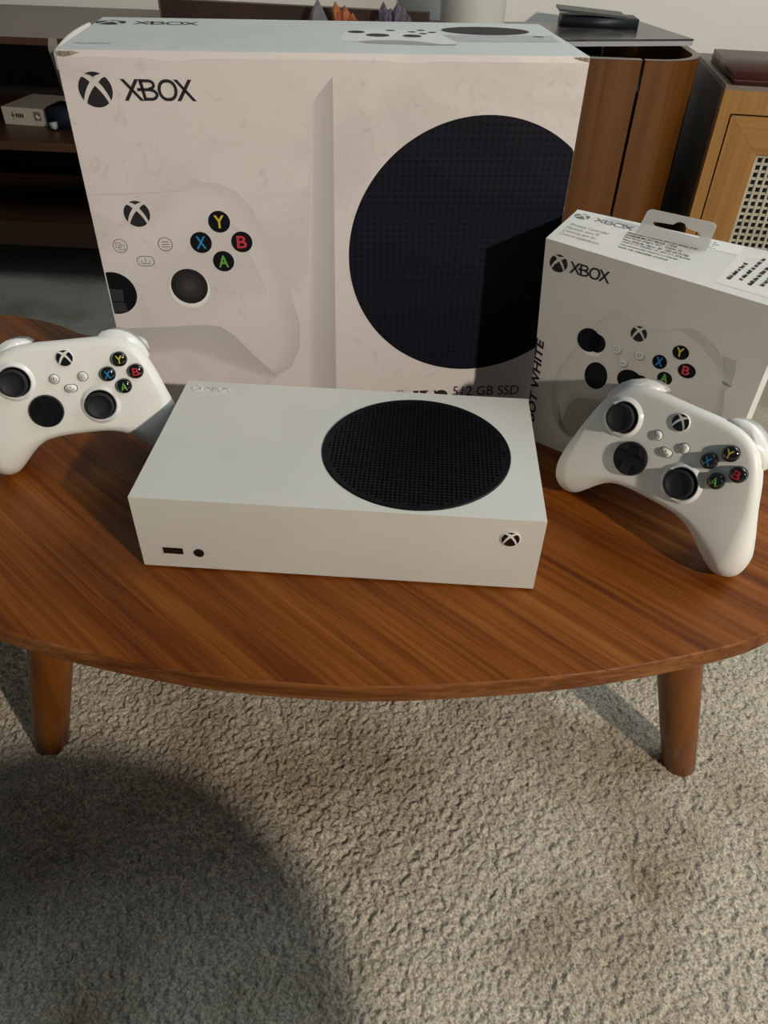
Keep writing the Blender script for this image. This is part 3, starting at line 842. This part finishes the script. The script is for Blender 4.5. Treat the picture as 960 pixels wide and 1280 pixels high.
flat_print('pictured_controller_shade', [[(208, 52), (222, 58.2), (240.4, 59.9), (255, 55), (271, 44), (283, 46), (281, 40), (262, 38), (240, 42), (215, 44)]], layt(3), plain('print_mid_grey', (.30, .32, .33), rough=.5), bigbox)
flat_print('pictured_speaker', [ell(316.5, 113.5, 36.5, 21.5, 60)], layt(3), M['ink'], bigbox)
dots = [ell(209.5, 97.5, 7.0, 6.5, 24), ell(225.5, 82.5, 9.4, 8.0, 24), ell(252.5, 81, 7.6, 7.0, 24), ell(237.5, 107.5, 4.2, 3.2, 20)] + [ell(x, y, 3.6, 3.2, 16) for x, y in ((262.5, 110), (254.5, 101.5), (270.5, 100.5), (262.5, 93.5))]
for q in dots: flat_print('pictured_button', [q], layt(4), M['ink'], bigbox)
flat_print('pictured_emblem', [ell(354.5, 86.0, 5.0, 2.6, 18)], layt(3), M['ink'], bigbox)
# lifted flap and clear tape on the left shoulder, torn corner on the right
def flap():
    vs = []; fs = []; n = 18
    for i in range(n + 1):
        t = i / n; y = .001 + .128 * t
        x = -.0012 - .0045 * t - .0024 * math.sin(PI * t); z1 = BH - .0012 + .0016 * math.sin(PI * t * .8)
        vs += [(x, y, BH - .012), (x + .0014, y, BH - .012), (x + .0014, y, z1), (x, y, z1)]
    for i in range(n):
        for k in range(4):
            a = i * 4 + k; b = i * 4 + (k + 1) % 4; fs.append((a, b, b + 4, a + 4))
    fs += [(0, 1, 2, 3), (n * 4 + 3, n * 4 + 2, n * 4 + 1, n * 4)]
    me = bpy.data.meshes.new('lifted_flap'); me.from_pydata(vs, [], fs); me.update()
    link('lifted_flap', me, M['card_edge'], bigbox)
flap()
flat_print('tape_strip', [[(-.0060, .290), (-.0075, .284), (-.0050, .262), (-.0005, .240), (-.0005, .290)]], lambda x, z: (x, .012, z), M['tape'], bigbox)
for q in ([(0, 284.3), (4, 284.5), (12, 284.4), (16, 283.6), (10, 281.8), (5, 281.0), (1, 281.6)], [(360, 284.6), (371.5, 284.6), (371.8, 281.5), (366, 282.6)]):
    flat_print('torn_corner', [q], lay(2), M['torn'], bigbox)

# ------------------------------------------------------------------ the smaller controller box
A2 = (.2868, .1898)
th2 = math.radians(-34)
cbx = thing('controller_box', 'smaller white cardboard box with a clear hanging tab, behind the right controller', 'box', (A2[0], A2[1], TH), (0, 0, th2))
FBL, FBR, FTR, FTL = Vector((0, 0, 0)), Vector((.163, 0, 0)), Vector((.1645, 0, .1706)), Vector((-.0134, 0, .1754))
BBL, BBR, BTR, BTL = Vector((-.007, .065, 0)), Vector((.159, .065, 0)), Vector((.1600, .065, .1830)), Vector((-.0201, .065, .1790))
def cbshell():
    bm = bmesh.new()
    def quad(a, b, c, d, n):
        g = [[bm.verts.new((a.lerp(b, i / n)).lerp(d.lerp(c, i / n), j / n)) for i in range(n + 1)] for j in range(n + 1)]
        fs = []
        for j in range(n):
            for i in range(n): fs.append(bm.faces.new((g[j][i], g[j][i + 1], g[j + 1][i + 1], g[j + 1][i])))
        return fs
    quad(FBL, FBR, FTR, FTL, 8); top = quad(FTL, FTR, BTR, BTL, 8); quad(BBR, BBL, BTL, BTR, 8); quad(BBL, FBL, FTL, BTL, 8); quad(FBR, BBR, BTR, FTR, 8); quad(FBL, BBL, BBR, FBR, 8)
    for f in top: f.material_index = 1
    bmesh.ops.remove_doubles(bm, verts=bm.verts, dist=1e-5)
    me = bpy.data.meshes.new('carton'); bmesh.ops.recalc_face_normals(bm, faces=bm.faces); bm.to_mesh(me); bm.free()
    o = link('carton', me, M['card_cb'], cbx); o.data.materials.append(M['card_cb_top']); o.data.materials.append(M['card_edge'])
    for p in o.data.polygons:
        if p.normal.z > .9: p.material_index = 1
        elif abs(p.normal.x) > .8: p.material_index = 1
cbshell()
G = lambda k: (lambda s, z: (s / 1000, -.00006 - .00004 * k, z / 1000))
def topz(s, n):
    n_ = n / 65.0
    xl = -13.4 + (-20.1 + 13.4) * n_; xr = 164.5 + (160.0 - 164.5) * n_
    u = (s - xl) / (xr - xl)
    return (175.4 + (170.6 - 175.4) * u) * (1 - n_) + (179.0 + (183.0 - 179.0) * u) * n_
H2 = lambda k: (lambda s, n: (s / 1000, n / 1000, topz(s, n) / 1000 + .00010 + .00004 * k))
k3 = lambda f: tuple(c * f for c in CBCOL)
body = [(16.8, 43.0), (13.6, 59.9), (17.8, 76.4), (27.6, 98.9), (36.8, 120.1), (47.0, 133.1), (54, 136.2), (61.0, 136.2), (70.4, 132.9), (88.5, 134.1), (102.8, 139.5), (114.1, 140.6), (130.1, 131.6), (137, 122), (147.2, 110.2), (144.0, 103.8), (147.1, 88.1), (149, 65), (146, 48), (136, 36), (122, 36), (105, 49), (80, 58), (59.3, 59.9), (38.7, 56.8), (31.2, 46.1), (31.8, 26.6), (41.2, 21.0), (31.4, 19.5), (21.9, 29.1)]
sb = soften(body, 3)
bc = [k3(.86)] * len(sb)
inn = inset(sb, 6.5)
PB = []; KB = []
n = len(sb)
def edgeshade(p):
    if p[0] > 120: return .70
    if p[1] < 62: return .74
    return .90
for i in range(n):
    j = (i + 1) % n
    PB.append([sb[i], sb[j], inn[j], inn[i]]); KB.append([k3(edgeshade(sb[i])), k3(edgeshade(sb[j])), k3(.95), k3(.95)])
flat_print('printed_controller_base', [sb], G(0), M['vcol'], cbx, [[k3(.95)] * n])
flat_print('printed_controller', PB, G(1), M['vcol'], cbx, KB)
flat_print('printed_grip_inside', [soften([(38.7, 56.8), (31.2, 46.1), (28.8, 30), (33.4, 21.5), (45, 20), (60, 26), (85, 40), (90, 50), (80, 56), (59.3, 60.5)], 3)], G(2), plain('print_grip_grey', tuple(c * .50 for c in CBCOL), rough=.6), cbx)
flat_print('printed_bumper', [soften([(100, 137.5), (106, 140.5), (114.1, 140.6), (124, 135.5), (131.5, 128), (134.8, 119), (128, 124), (118, 131), (108, 135.5)], 3)], G(2), plain('print_bumper_grey', tuple(c * .78 for c in CBCOL), rough=.6), cbx)
flat_print('printed_trigger', [[(134.8, 128.6), (144.2, 128.2), (146.4, 118.5), (146.0, 112.1), (141, 116)]], G(2), plain('print_trigger_grey', tuple(c * .72 for c in CBCOL), rough=.6), cbx)
bl = [ell(36.5, 108.1, 9.6, 9.7), ell(43.5, 107.5, 7.0, 7.6), ell(48.4, 81.0, 9.5, 11.6), ell(75.3, 87.0, 9.9, 8.6), ell(84.0, 87.6, 6.4, 6.6)] + [ell(s, z, a, b) for s, z, a, b in ((93.6, 109.3, 5.5, 5.6), (106.3, 121.3, 6.0, 5.5), (114.3, 109.2, 6.5, 5.7), (100.6, 97.9, 5.6, 5.3))]
flat_print('printed_stick_ring', [ell(40.0, 104.3, 9.6, 8.6)], G(2), M['label'], cbx)
for q in bl: flat_print('printed_button', [q], G(3), M['print_black'], cbx)
flat_print('printed_guide_emblem', place2d(emblem(), 6.2, 6.0, 73.2, 125.3, .12), G(3), M['ink'], cbx)
for ch, s, z, mt in (('Y', 106.0, 121.3, 'yellow'), ('X', 93.6, 109.3, 'blue'), ('B', 114.0, 109.2, 'red'), ('A', 100.6, 97.9, 'green')):
    flat_print('printed_letter', text_fit(ch, s - 3.0, z - 3.6, 5.6, 7.0, bold=.015, ang=.06), G(4), M[mt], cbx)
flat_print('printed_small_buttons', [q for s, z in ((59.5, 107.9), (77.5, 109.0), (66.6, 99.1)) for q in ([(s + 1.6 + 3.4 * math.cos(a), z - .8 + 3.3 * math.sin(a)) for a in np.linspace(0, 2 * PI, 24, endpoint=False)],)], G(3), plain('print_button_shade', tuple(c * .62 for c in CBCOL), rough=.6), cbx)
flat_print('printed_small_button_tops', [ell(s, z, 3.4, 3.2) for s, z in ((59.5, 108.2), (77.5, 109.3), (66.6, 99.4))], G(4), M['card_cb_top'], cbx)
flat_print('printed_small_icons', ring2d(59.5, 108.2, 1.0, 1.5, 12) + ring2d(77.5, 109.3, 1.0, 1.5, 12) + [[(65, 98.4), (68.3, 98.4), (68.3, 99), (65, 99)]], G(5), M['ink_grey'], cbx)
flat_print('printed_logo', place2d(emblem(), 7.3, 6.7, .4, 159.6) + place2d(xbox_word(), 9.3, 8.7, 9.6, 155.2), G(3), M['ink'], cbx)
RW = text_fit('ROBOT WHITE', 0, 0, 98, 7.4, bold=.03, shear=.2)
flat_print('printed_colour_name', [[(4.2 - y - x * .048 + 0.4, -2 + x) for x, y in q] for q in RW], G(3), M['ink'], cbx)
# top of the box: logo, four lines, black importer text, paper label
flat_print('printed_top_logo', place2d(emblem(), 6.4, 5.6, -10.4, 53.0) + place2d(xbox_word(), 9.4, 7.2, .0, 50.0, -.04), H2(1), M['ink_grey'], cbx)
for i, (tx, wd) in enumerate((('Wireless Controller', 33), ('Manette sans fil', 27), ('Controle sem fio', 27), ('Control inalámbrico', 32))):
    flat_print('printed_caption', text_fit(tx, -11.6 + i * .7, 32.5 - i * 6.6, wd, 4.6), H2(1), M['ink_grey'], cbx)
imp = ['IMPORTADO E DISTRIBUÍDO NO BRASIL POR:', 'INGRAM MICRO BRASIL LTDA.', 'Rua Porto Alegre, 307 - Galpão 02', 'Nova Zelândia - Serra - ES - CEP 29175-706', 'CNPJ 01.771.935/0001-15 - SAC (11) 2078-4200', 'PARA INFORMAÇÕES CONSULTE: (11) 3078-4200', 'PAÍS DE ORIGEM: CHINA']
wds = [54, 40, 44, 50, 52, 44, 38]
for i, tx in enumerate(imp):
    flat_print('printed_importer_line', text_fit(tx, 31.5 + i * .8, 43.5 - i * 4.3, wds[i], 3.0, bold=.012), H2(1), M['ink'], cbx)
flat_print('paper_label', [[(83.5, 63.2), (112.0, 63.4), (112.6, 50.0), (85.0, 49.5)]], H2(2), M['label'], cbx)
flat_print('clear_seal', [round_rect(112.0, 156, 8, 60, 3)], H2(1), plain('seal_paper', (.70, .70, .68), rough=.3), cbx)
def word_bars(x0, y0, length, h, ang, seed):
    """a line of print too small to read: short dark word shapes"""
    rr = random.Random(seed); x = 0; P = []
    ca, sa = math.cos(ang), math.sin(ang)
    while x < length:
        w = min(rr.uniform(2.2, 6.5), length - x)
        k = 0
        while k < w - .4:
            g = rr.uniform(.55, 1.0); hh = h * rr.choice((.7, .7, 1.0, .85))
            q = [(x + k, 0), (x + k + g * .72, 0), (x + k + g * .72, hh), (x + k, hh)]
            P.append([(x0 + a * ca - b * sa, y0 + a * sa + b * ca) for a, b in q]); k += g
        x += w + 1.1
    return P
for i in range(4):
    flat_print('printed_label_line', word_bars(86.0, 59.4 - i * 2.9, (9, 11, 8, 10)[i], 1.7, 0, 40 + i), H2(3), M['ink_grey'], cbx)
for i in range(5):
    flat_print('printed_seal_line', word_bars(119.5 + i * 7.2, 16 + (i % 2) * 3, (26, 36, 34, 30, 26)[i], 3.2, PI / 2 - .12, i), H2(3), M['ink'], cbx)

# clear hanging tab with its slot, standing up from the back edge
def hang_tab():
    T0 = [(0, -1), (5.6, 19.5), (7.8, 21.0), (10, 21.4), (52, 21.9), (55.5, 21.6), (57.3, 20.0), (57.3, 18.5), (55.0, -1)]
    slot = [(11.6, 12.2), (13, 13.4), (27, 14.4), (29.5, 16.6), (32.5, 17.4), (35.5, 16.6), (37, 14.4), (47, 13.0), (48.4, 11.2), (47, 9.6), (37, 9.8), (28, 10.0), (13, 10.6)]
    tri = tessellate_polygon([[Vector((*p, 0)) for p in T0], [Vector((*p, 0)) for p in slot]])
    allp = T0 + slot; n = len(allp); vs = []
    for th in (0, .0005):
        vs += [(x / 1000, th, y / 1000) for x, y in allp]
    fs = [tuple(t) for t in tri] + [tuple(n + i for i in t[::-1]) for t in tri]
    for b, m_ in ((0, len(T0)), (len(T0), len(slot))):
        for i in range(m_):
            a = b + i; c = b + (i + 1) % m_; fs.append((a, c, c + n, a + n))
    me = bpy.data.meshes.new('hanging_tab'); me.from_pydata(vs, [], fs); me.update()
    bm = bmesh.new(); bm.from_mesh(me); bmesh.ops.recalc_face_normals(bm, faces=bm.faces); bm.to_mesh(me); bm.free()
    o = link('hanging_tab', me, M['tab'], cbx)
    o.location = (.0360, .0480, .1757); o.rotation_euler = (math.radians(-2), math.radians(-1), math.radians(-2.4))
hang_tab()

# ------------------------------------------------------------------ long low stand behind
SX0, SX1, SY0, SY1 = -1.55, .671, 1.185, 1.60
stand = thing('television_stand', 'long dark wooden stand with open shelves and rounded right end against the wall', 'cabinet', (0, 0, TH))
def rounded_end(x0, x1, y0, y1, r, n=16):
    return [(x0, y0)] + [(x1 - r + r * math.sin(a), y0 + r - r * math.cos(a)) for a in np.linspace(0, PI / 2, n)] + [(x1 - r + r * math.cos(a), y1 - r + r * math.sin(a)) for a in np.linspace(0, PI / 2, n)] + [(x0, y1)]
prism('top_board', [(SX0, SY0), (.40, SY0), (.40, SY1), (SX0, SY1)], .1335, .145, M['stand_top'], stand, bevel=.001)
box('top_edge', SX0, .30, SY0 - .004, SY0, .1335, .1450, M['stand_board'], stand)
box('shelf', SX0 + .02, -.10, SY0 + .002, SY1 - .012, -.050, -.034, M['stand_board'], stand, bevel=.001)
box('bottom_board', SX0, .45, SY0 - .002, SY1, -.241, -.190, M['stand_board'], stand, bevel=.001)
box('back_panel', SX0, .55, SY1 - .008, SY1, -.20, .134, M['stand_dark'], stand)
box('side_panel', SX0, SX0 + .02, SY0, SY1 - .01, -.19, .1335, M['stand_board'], stand)
box('divider', -.10, -.08, SY0 + .002, SY1 - .01, -.19, .1335, M['stand_board'], stand)
box('door', -.078, .262, SY0 - .002, SY0 + .016, -.186, .131, M['stand_wood'], stand, bevel=.001)
box('door', .266, .5485, SY0 - .002, SY0 + .016, -.186, .1450, M['stand_wood'], stand, bevel=.001)
def curved_end():
    out = rounded_end(.5545, SX1, SY0 - .002, SY1, .095); t = .014
    inn = rounded_end(.5545, SX1 - t, SY0 - .002 + t, SY1 - t, .095 - t)
    n = len(out); bm = bmesh.new()
    z0, z1 = -.241, .1450
    V = [[bm.verts.new((p[0], p[1], z)) for p in L] for L, z in ((out, z0), (out, z1), (inn, z1), (inn, z0))]
    for a in range(4):
        b = (a + 1) % 4
        for i in range(n - 1): bm.faces.new((V[a][i], V[a][i + 1], V[b][i + 1], V[b][i]))
    for i in (0, n - 1): bm.faces.new([V[a][i] for a in range(4)])
    o = bm_obj('curved_end', bm, M['stand_wood'], stand)
    for p in o.data.polygons: p.use_smooth = abs(p.normal.z) < .5
    try: o.data.set_sharp_from_angle(angle=.7)
    except Exception: pass
    # pale rim on top of the panel edges
    bm = bmesh.new()
    V = [[bm.verts.new((p[0], p[1], z1 + .0006)) for p in L] for L in (out, inn)]
    W = [[bm.verts.new((p[0], p[1], z1 - .0006)) for p in L] for L in (out, inn)]
    for i in range(n - 1): bm.faces.new((V[0][i], V[0][i + 1], V[1][i + 1], V[1][i]))
    add_box(bm, .40, .5490, SY0 - .002, SY0 + .016, z1 - .0005, z1 + .0006)
    bm_obj('rim', bm, M['stand_top'], stand)
curved_end()
box('tray_floor', .40, .600, SY0 + .018, SY1 - .012, .085, .092, M['stand_dark'], stand)
for lx in (-1.45, -.3, .5):
    for ly in (SY0 + .06, SY1 - .06):
        tube('leg', [(lx, ly, -TH), (lx, ly, -.24)], [.014, .020], M['stand_board'], stand, n=16)

sm = thing('small_carton', 'small white carton with dark lettering on the open shelf of the stand', 'box', (-.717, 1.317, TH - .034), (0, 0, math.radians(-6.5)))
box('carton', 0, .098, 0, .125, 0, .033, M['carton'], sm, bevel=.0008)
flat_print('printed_mark', [[(22, 10), (23.5, 10), (23.5, 25), (22, 25)], [(19.5, 16), (26, 16), (26, 19), (19.5, 19)]] + [[(29 + i * 4.6, 14), (32.4 + i * 4.6, 14), (32.4 + i * 4.6, 21.5), (29 + i * 4.6, 21.5)] for i in range(4)], lambda x, z: (x / 1000, -.0004, z / 1000), M['ink'], sm)
flat_print('printed_picture', [[(70, 10), (86, 10), (86, 27), (70, 27)]], lambda x, z: (x / 1000, -.0004, z / 1000), M['ink_grey'], sm)
flat_print('printed_picture_detail', [[(74, 18), (78, 22), (84, 17), (80, 13)]], lambda x, z: (x / 1000, -.0007, z / 1000), M['label'], sm)
nv = thing('media_adapter', 'dark navy plastic device beside the small carton on the shelf', 'device', (-.606, 1.285, TH - .034), (0, 0, math.radians(-4)))
box('case', 0, .075, 0, .06, 0, .042, M['navy'], nv, bevel=.008, seg=4, smooth=True)
box('plug', .006, .018, -.012, .002, .004, .016, M['grey_edge'], nv, bevel=.003, smooth=True)

# things on top of the stand
ris = thing('wooden_riser', 'long dark brown wooden board on edge behind the crystals on the stand', 'board', (-.392, 1.458, TH + .145), (0, 0, math.radians(-7.1)))
box('board', 0, .560, 0, .022, 0, .036, M['riser'], ris, bevel=.002)
box('end_cap', -.004, 0, 0, .022, 0, .036, M['stand_top'], ris)
def crystal(name, label, loc, mat, spikes, base):
    t = thing(name, label, 'crystal', loc)
    bm = bmesh.new(); rr = random.Random(len(name) * 7 + 3)
    for i, (x, y, r, h, tx, ty) in enumerate(spikes):
        n = 6; a0 = rr.random() * 2
        lo = [bm.verts.new((x + r * math.cos(a0 + 2 * PI * k / n), y + r * math.sin(a0 + 2 * PI * k / n), 0)) for k in range(n)]
        mi = [bm.verts.new((x + tx * .7 + r * 1.0 * math.cos(a0 + 2 * PI * k / n), y + ty * .7 + r * math.sin(a0 + 2 * PI * k / n), h * .68)) for k in range(n)]
        tp = bm.verts.new((x + tx, y + ty, h))
        for k in range(n):
            bm.faces.new((lo[k], lo[(k + 1) % n], mi[(k + 1) % n], mi[k])); bm.faces.new((mi[k], mi[(k + 1) % n], tp))
        bm.faces.new(lo[::-1])
    bm_obj('points', bm, mat, t)
    if base:
        bm = bmesh.new(); bmesh.ops.create_icosphere(bm, subdivisions=3, radius=1)
        for v in bm.verts:
            v.co = Vector((v.co.x * base[0] * (1 + .15 * rr.random()), v.co.y * base[1] * (1 + .15 * rr.random()), max(0, v.co.z) * base[2] * (1 + .2 * rr.random())))
        bm_obj('rock_base', bm, mat, t)
    return t
py = thing('stone_pyramid', 'small grey stone pyramid on the stand behind the large box', 'ornament', (-.052, 1.370, TH + .145), (0, 0, .35))
bm = bmesh.new()
q = [bm.verts.new(p) for p in ((-.026, -.026, 0), (.026, -.026, 0), (.026, .026, 0), (-.026, .026, 0))]; tp = bm.verts.new((0, 0, .056))
for i in range(4): bm.faces.new((q[i], q[(i + 1) % 4], tp))
bm.faces.new(q[::-1]); bm_obj('stone', bm, M['grey_stone'], py)
crystal('orange_crystal', 'rough orange crystal on the stand right of the grey pyramid', (.004, 1.372, TH + .145), M['orange_stone'],
        [(-.016, 0, .010, .052, -.006, 0), (-.004, .004, .012, .046, 0, 0), (.008, 0, .010, .034, .004, 0), (.016, 0, .010, .022, .006, 0)], (.028, .018, .018))
crystal('amethyst_cluster', 'jagged purple crystal cluster on the stand left of the white vase', (.098, 1.37, TH + .145), M['purple_stone'],
        [(-.020, 0, .011, .055, -.002, 0), (-.008, .004, .012, .044, 0, 0), (.004, 0, .012, .054, .002, 0), (.014, 0, .011, .046, .004, 0), (.022, 0, .010, .034, .006, 0), (-.028, 0, .009, .028, -.004, 0), (.028, .002, .008, .022, .004, 0)], (.036, .024, .022))
vs_ = thing('white_vase', 'plain white cylindrical vase on the stand between the crystals and the marbled case', 'vase', (.252, 1.44, TH + .145))
lathe('vase_body', [(.058, 0), (.064, .004), (.066, .05), (.066, .21), (.063, .214), (.060, .210), (.060, .02), (0, .018)], M['vase'], vs_, n=56)
slab = thing('marbled_case', 'flat dark marbled case with grey edge lying on the rounded end of the stand', 'case', (.679, 1.363, TH + .1457), (0, 0, math.radians(14.5)))
box('edge', -.330, 0, 0, .228, 0.0002, .0100, M['grey_edge'], slab, bevel=.003, seg=3)
box('cover', -.3305, .0005, -.0005, .2285, .0085, .0115, M['marble'], slab, bevel=.002, seg=3)
wal = thing('folded_wallet', 'black folded wallet with a grey green flap on the marbled case', 'wallet', (.432, 1.462, TH + .1573), (0, 0, math.radians(-1)))
box('wallet_body', .004, .158, 0, .075, 0, .017, M['wallet'], wal, bevel=.004, seg=3, smooth=True)
bm = bmesh.new(); v = add_box(bm, 0, .132, .002, .080, .017, .0215)
for q in v:
    if q.co.x < .01: q.co.z += .009; q.co.x -= .004
bm_obj('flap', bm, M['wallet_flap'], wal, bevel=.001)

# ------------------------------------------------------------------ cane cabinet at the right
p0 = Vector((.6906, 1.1393)); ca = math.atan2(-.1, .995)
cab = thing('cane_cabinet', 'honey-coloured wooden cabinet with a cane door beside the stand', 'cabinet', (p0.x, p0.y, TH), (0, 0, ca))
CWD, CDP = .50, .330
box('top_frame', 0, CWD, 0, CDP, .112, .120, M['stand_top'], cab, bevel=.004, seg=3)
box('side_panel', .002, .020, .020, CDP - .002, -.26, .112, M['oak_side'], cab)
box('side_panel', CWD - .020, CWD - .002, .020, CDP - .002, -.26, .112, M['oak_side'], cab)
box('back_panel', .02, CWD - .02, CDP - .012, CDP - .002, -.26, .112, M['stand_dark'], cab)
box('bottom_panel', .02, CWD - .02, .022, CDP - .012, -.26, -.245, M['oak'], cab)
box('post', 0, .0200, -.001, .021, -.26, .1125, M['oak'], cab, bevel=.004, seg=3)
box('post', CWD - .0200, CWD, -.001, .021, -.26, .1125, M['oak'], cab, bevel=.004, seg=3)
box('fascia', .0202, CWD - .0202, .000, .018, .0760, .1120, M['oak'], cab, bevel=.001)
door = box('door', .0235, .0860, .001, .018, -.24, .0735, M['oak'], cab, bevel=.0008)
M['oak_h'] = wood('cane_cabinet_rail', (.250, .115, .026), (.330, .160, .038), (.400, .205, .056), axis='X', scale=.6, rough=.42, bump=.1)
bm = bmesh.new()
pts = [(.0235, .0735), (CWD - .0235, .0735), (CWD - .086, .0120), (.0860, .0120)]
for y in (0.0008, .0175): pass
lo = [bm.verts.new((x, .0006, z)) for x, z in pts]; hi = [bm.verts.new((x, .0184, z)) for x, z in pts]
bm.faces.new(lo); bm.faces.new(hi[::-1])
for i in range(4): bm.faces.new((lo[i], lo[(i + 1) % 4], hi[(i + 1) % 4], hi[i]))
bm_obj('door_rail', bm, M['oak_h'], door, bevel=.0006)
box('door_rail', .0860, CWD - .0860, .001, .018, -.24, -.175, M['oak_h'], door)
box('door_stile', CWD - .0860, CWD - .0235, .001, .018, -.24, .0735, M['oak'], door)
def cane():
    bm = bmesh.new(); p = .0128; x0, x1, z0, z1 = .086, CWD - .086, -.175, .012; w = .0024
    x = x0 + .004; k = 0
    while x < x1:
        add_box(bm, x - w, x + w, .0065, .0078, z0, z1); x += p
    z = z1 - .004
    while z > z0:
        add_box(bm, x0, x1, .0078, .0090, z - w, z + w); z -= p
    # diagonal strands that close the corners of each opening
    o = bm_obj('cane_weave', bm, M['cane'], cab); o['kind'] = 'stuff'
cane()
box('cane_backing', .08, CWD - .08, .020, .024, -.18, .02, M['stand_dark'], cab)
for lx in (.03, CWD - .03):
    for ly in (.03, CDP - .03): tube('leg', [(lx, ly, -TH), (lx, ly, -.259)], [.012, .018], M['oak'], cab, n=16)
cu = thing('leather_cushion', 'dark brown leather cushion pad on top of the cane cabinet', 'cushion', (p0.x, p0.y, TH + .1202), (0, 0, ca))
cpad = box('pad', .012, CWD - .012, .000, CDP - .095, 0, .021, M['leather'], cu, bevel=.008, seg=5, smooth=True)
box('seam', .0105, CWD - .0105, -.0015, CDP - .0935, .0070, .0085, M['leather'], cu, bevel=.0005)

# ------------------------------------------------------------------ behind the camera: the lamp that lights the room and an unseen round table, added so its top casts the round carpet shadow
lx, ly, lz = LAMP_POS
fl = thing('floor_lamp', 'slim black floor lamp with a bare round bulb behind the viewer', 'lamp', (lx, ly, 0))
lathe('base', [(.14, 0), (.14, .012), (.13, .02), (.02, .024), (.012, .03)], M['metal'], fl, n=40)
tube('pole', [(0, 0, .028), (0, 0, lz - .075)], .009, M['metal'], fl)
lathe('socket', [(.016, lz - .080), (.018, lz - .06), (.018, lz - .036)], M['metal'], fl, n=24)
bm = bmesh.new(); bmesh.ops.create_uvsphere(bm, u_segments=32, v_segments=20, radius=.040)
for v in bm.verts: v.co.z += lz
bulb = bm_obj('bulb', bm, plain('lit_bulb', (1, .95, .85), emit=LAMP_COLOR, estr=LAMP_STRENGTH), fl, smooth=True)
sd = thing('shadow_table', 'unseen round pedestal table added behind the viewer as shadow caster', 'table', (.455, -.635, 0))
lathe('round_top', [(.190, .480), (.195, .485), (.195, .495), (.190, .500)], M['stand_board'], sd, n=80)
tube('pedestal', [(0, 0, .016), (0, 0, .482)], .014, M['metal'], sd)
lathe('foot_plate', [(.13, 0), (.13, .010), (.02, .018)], M['metal'], sd, n=48)
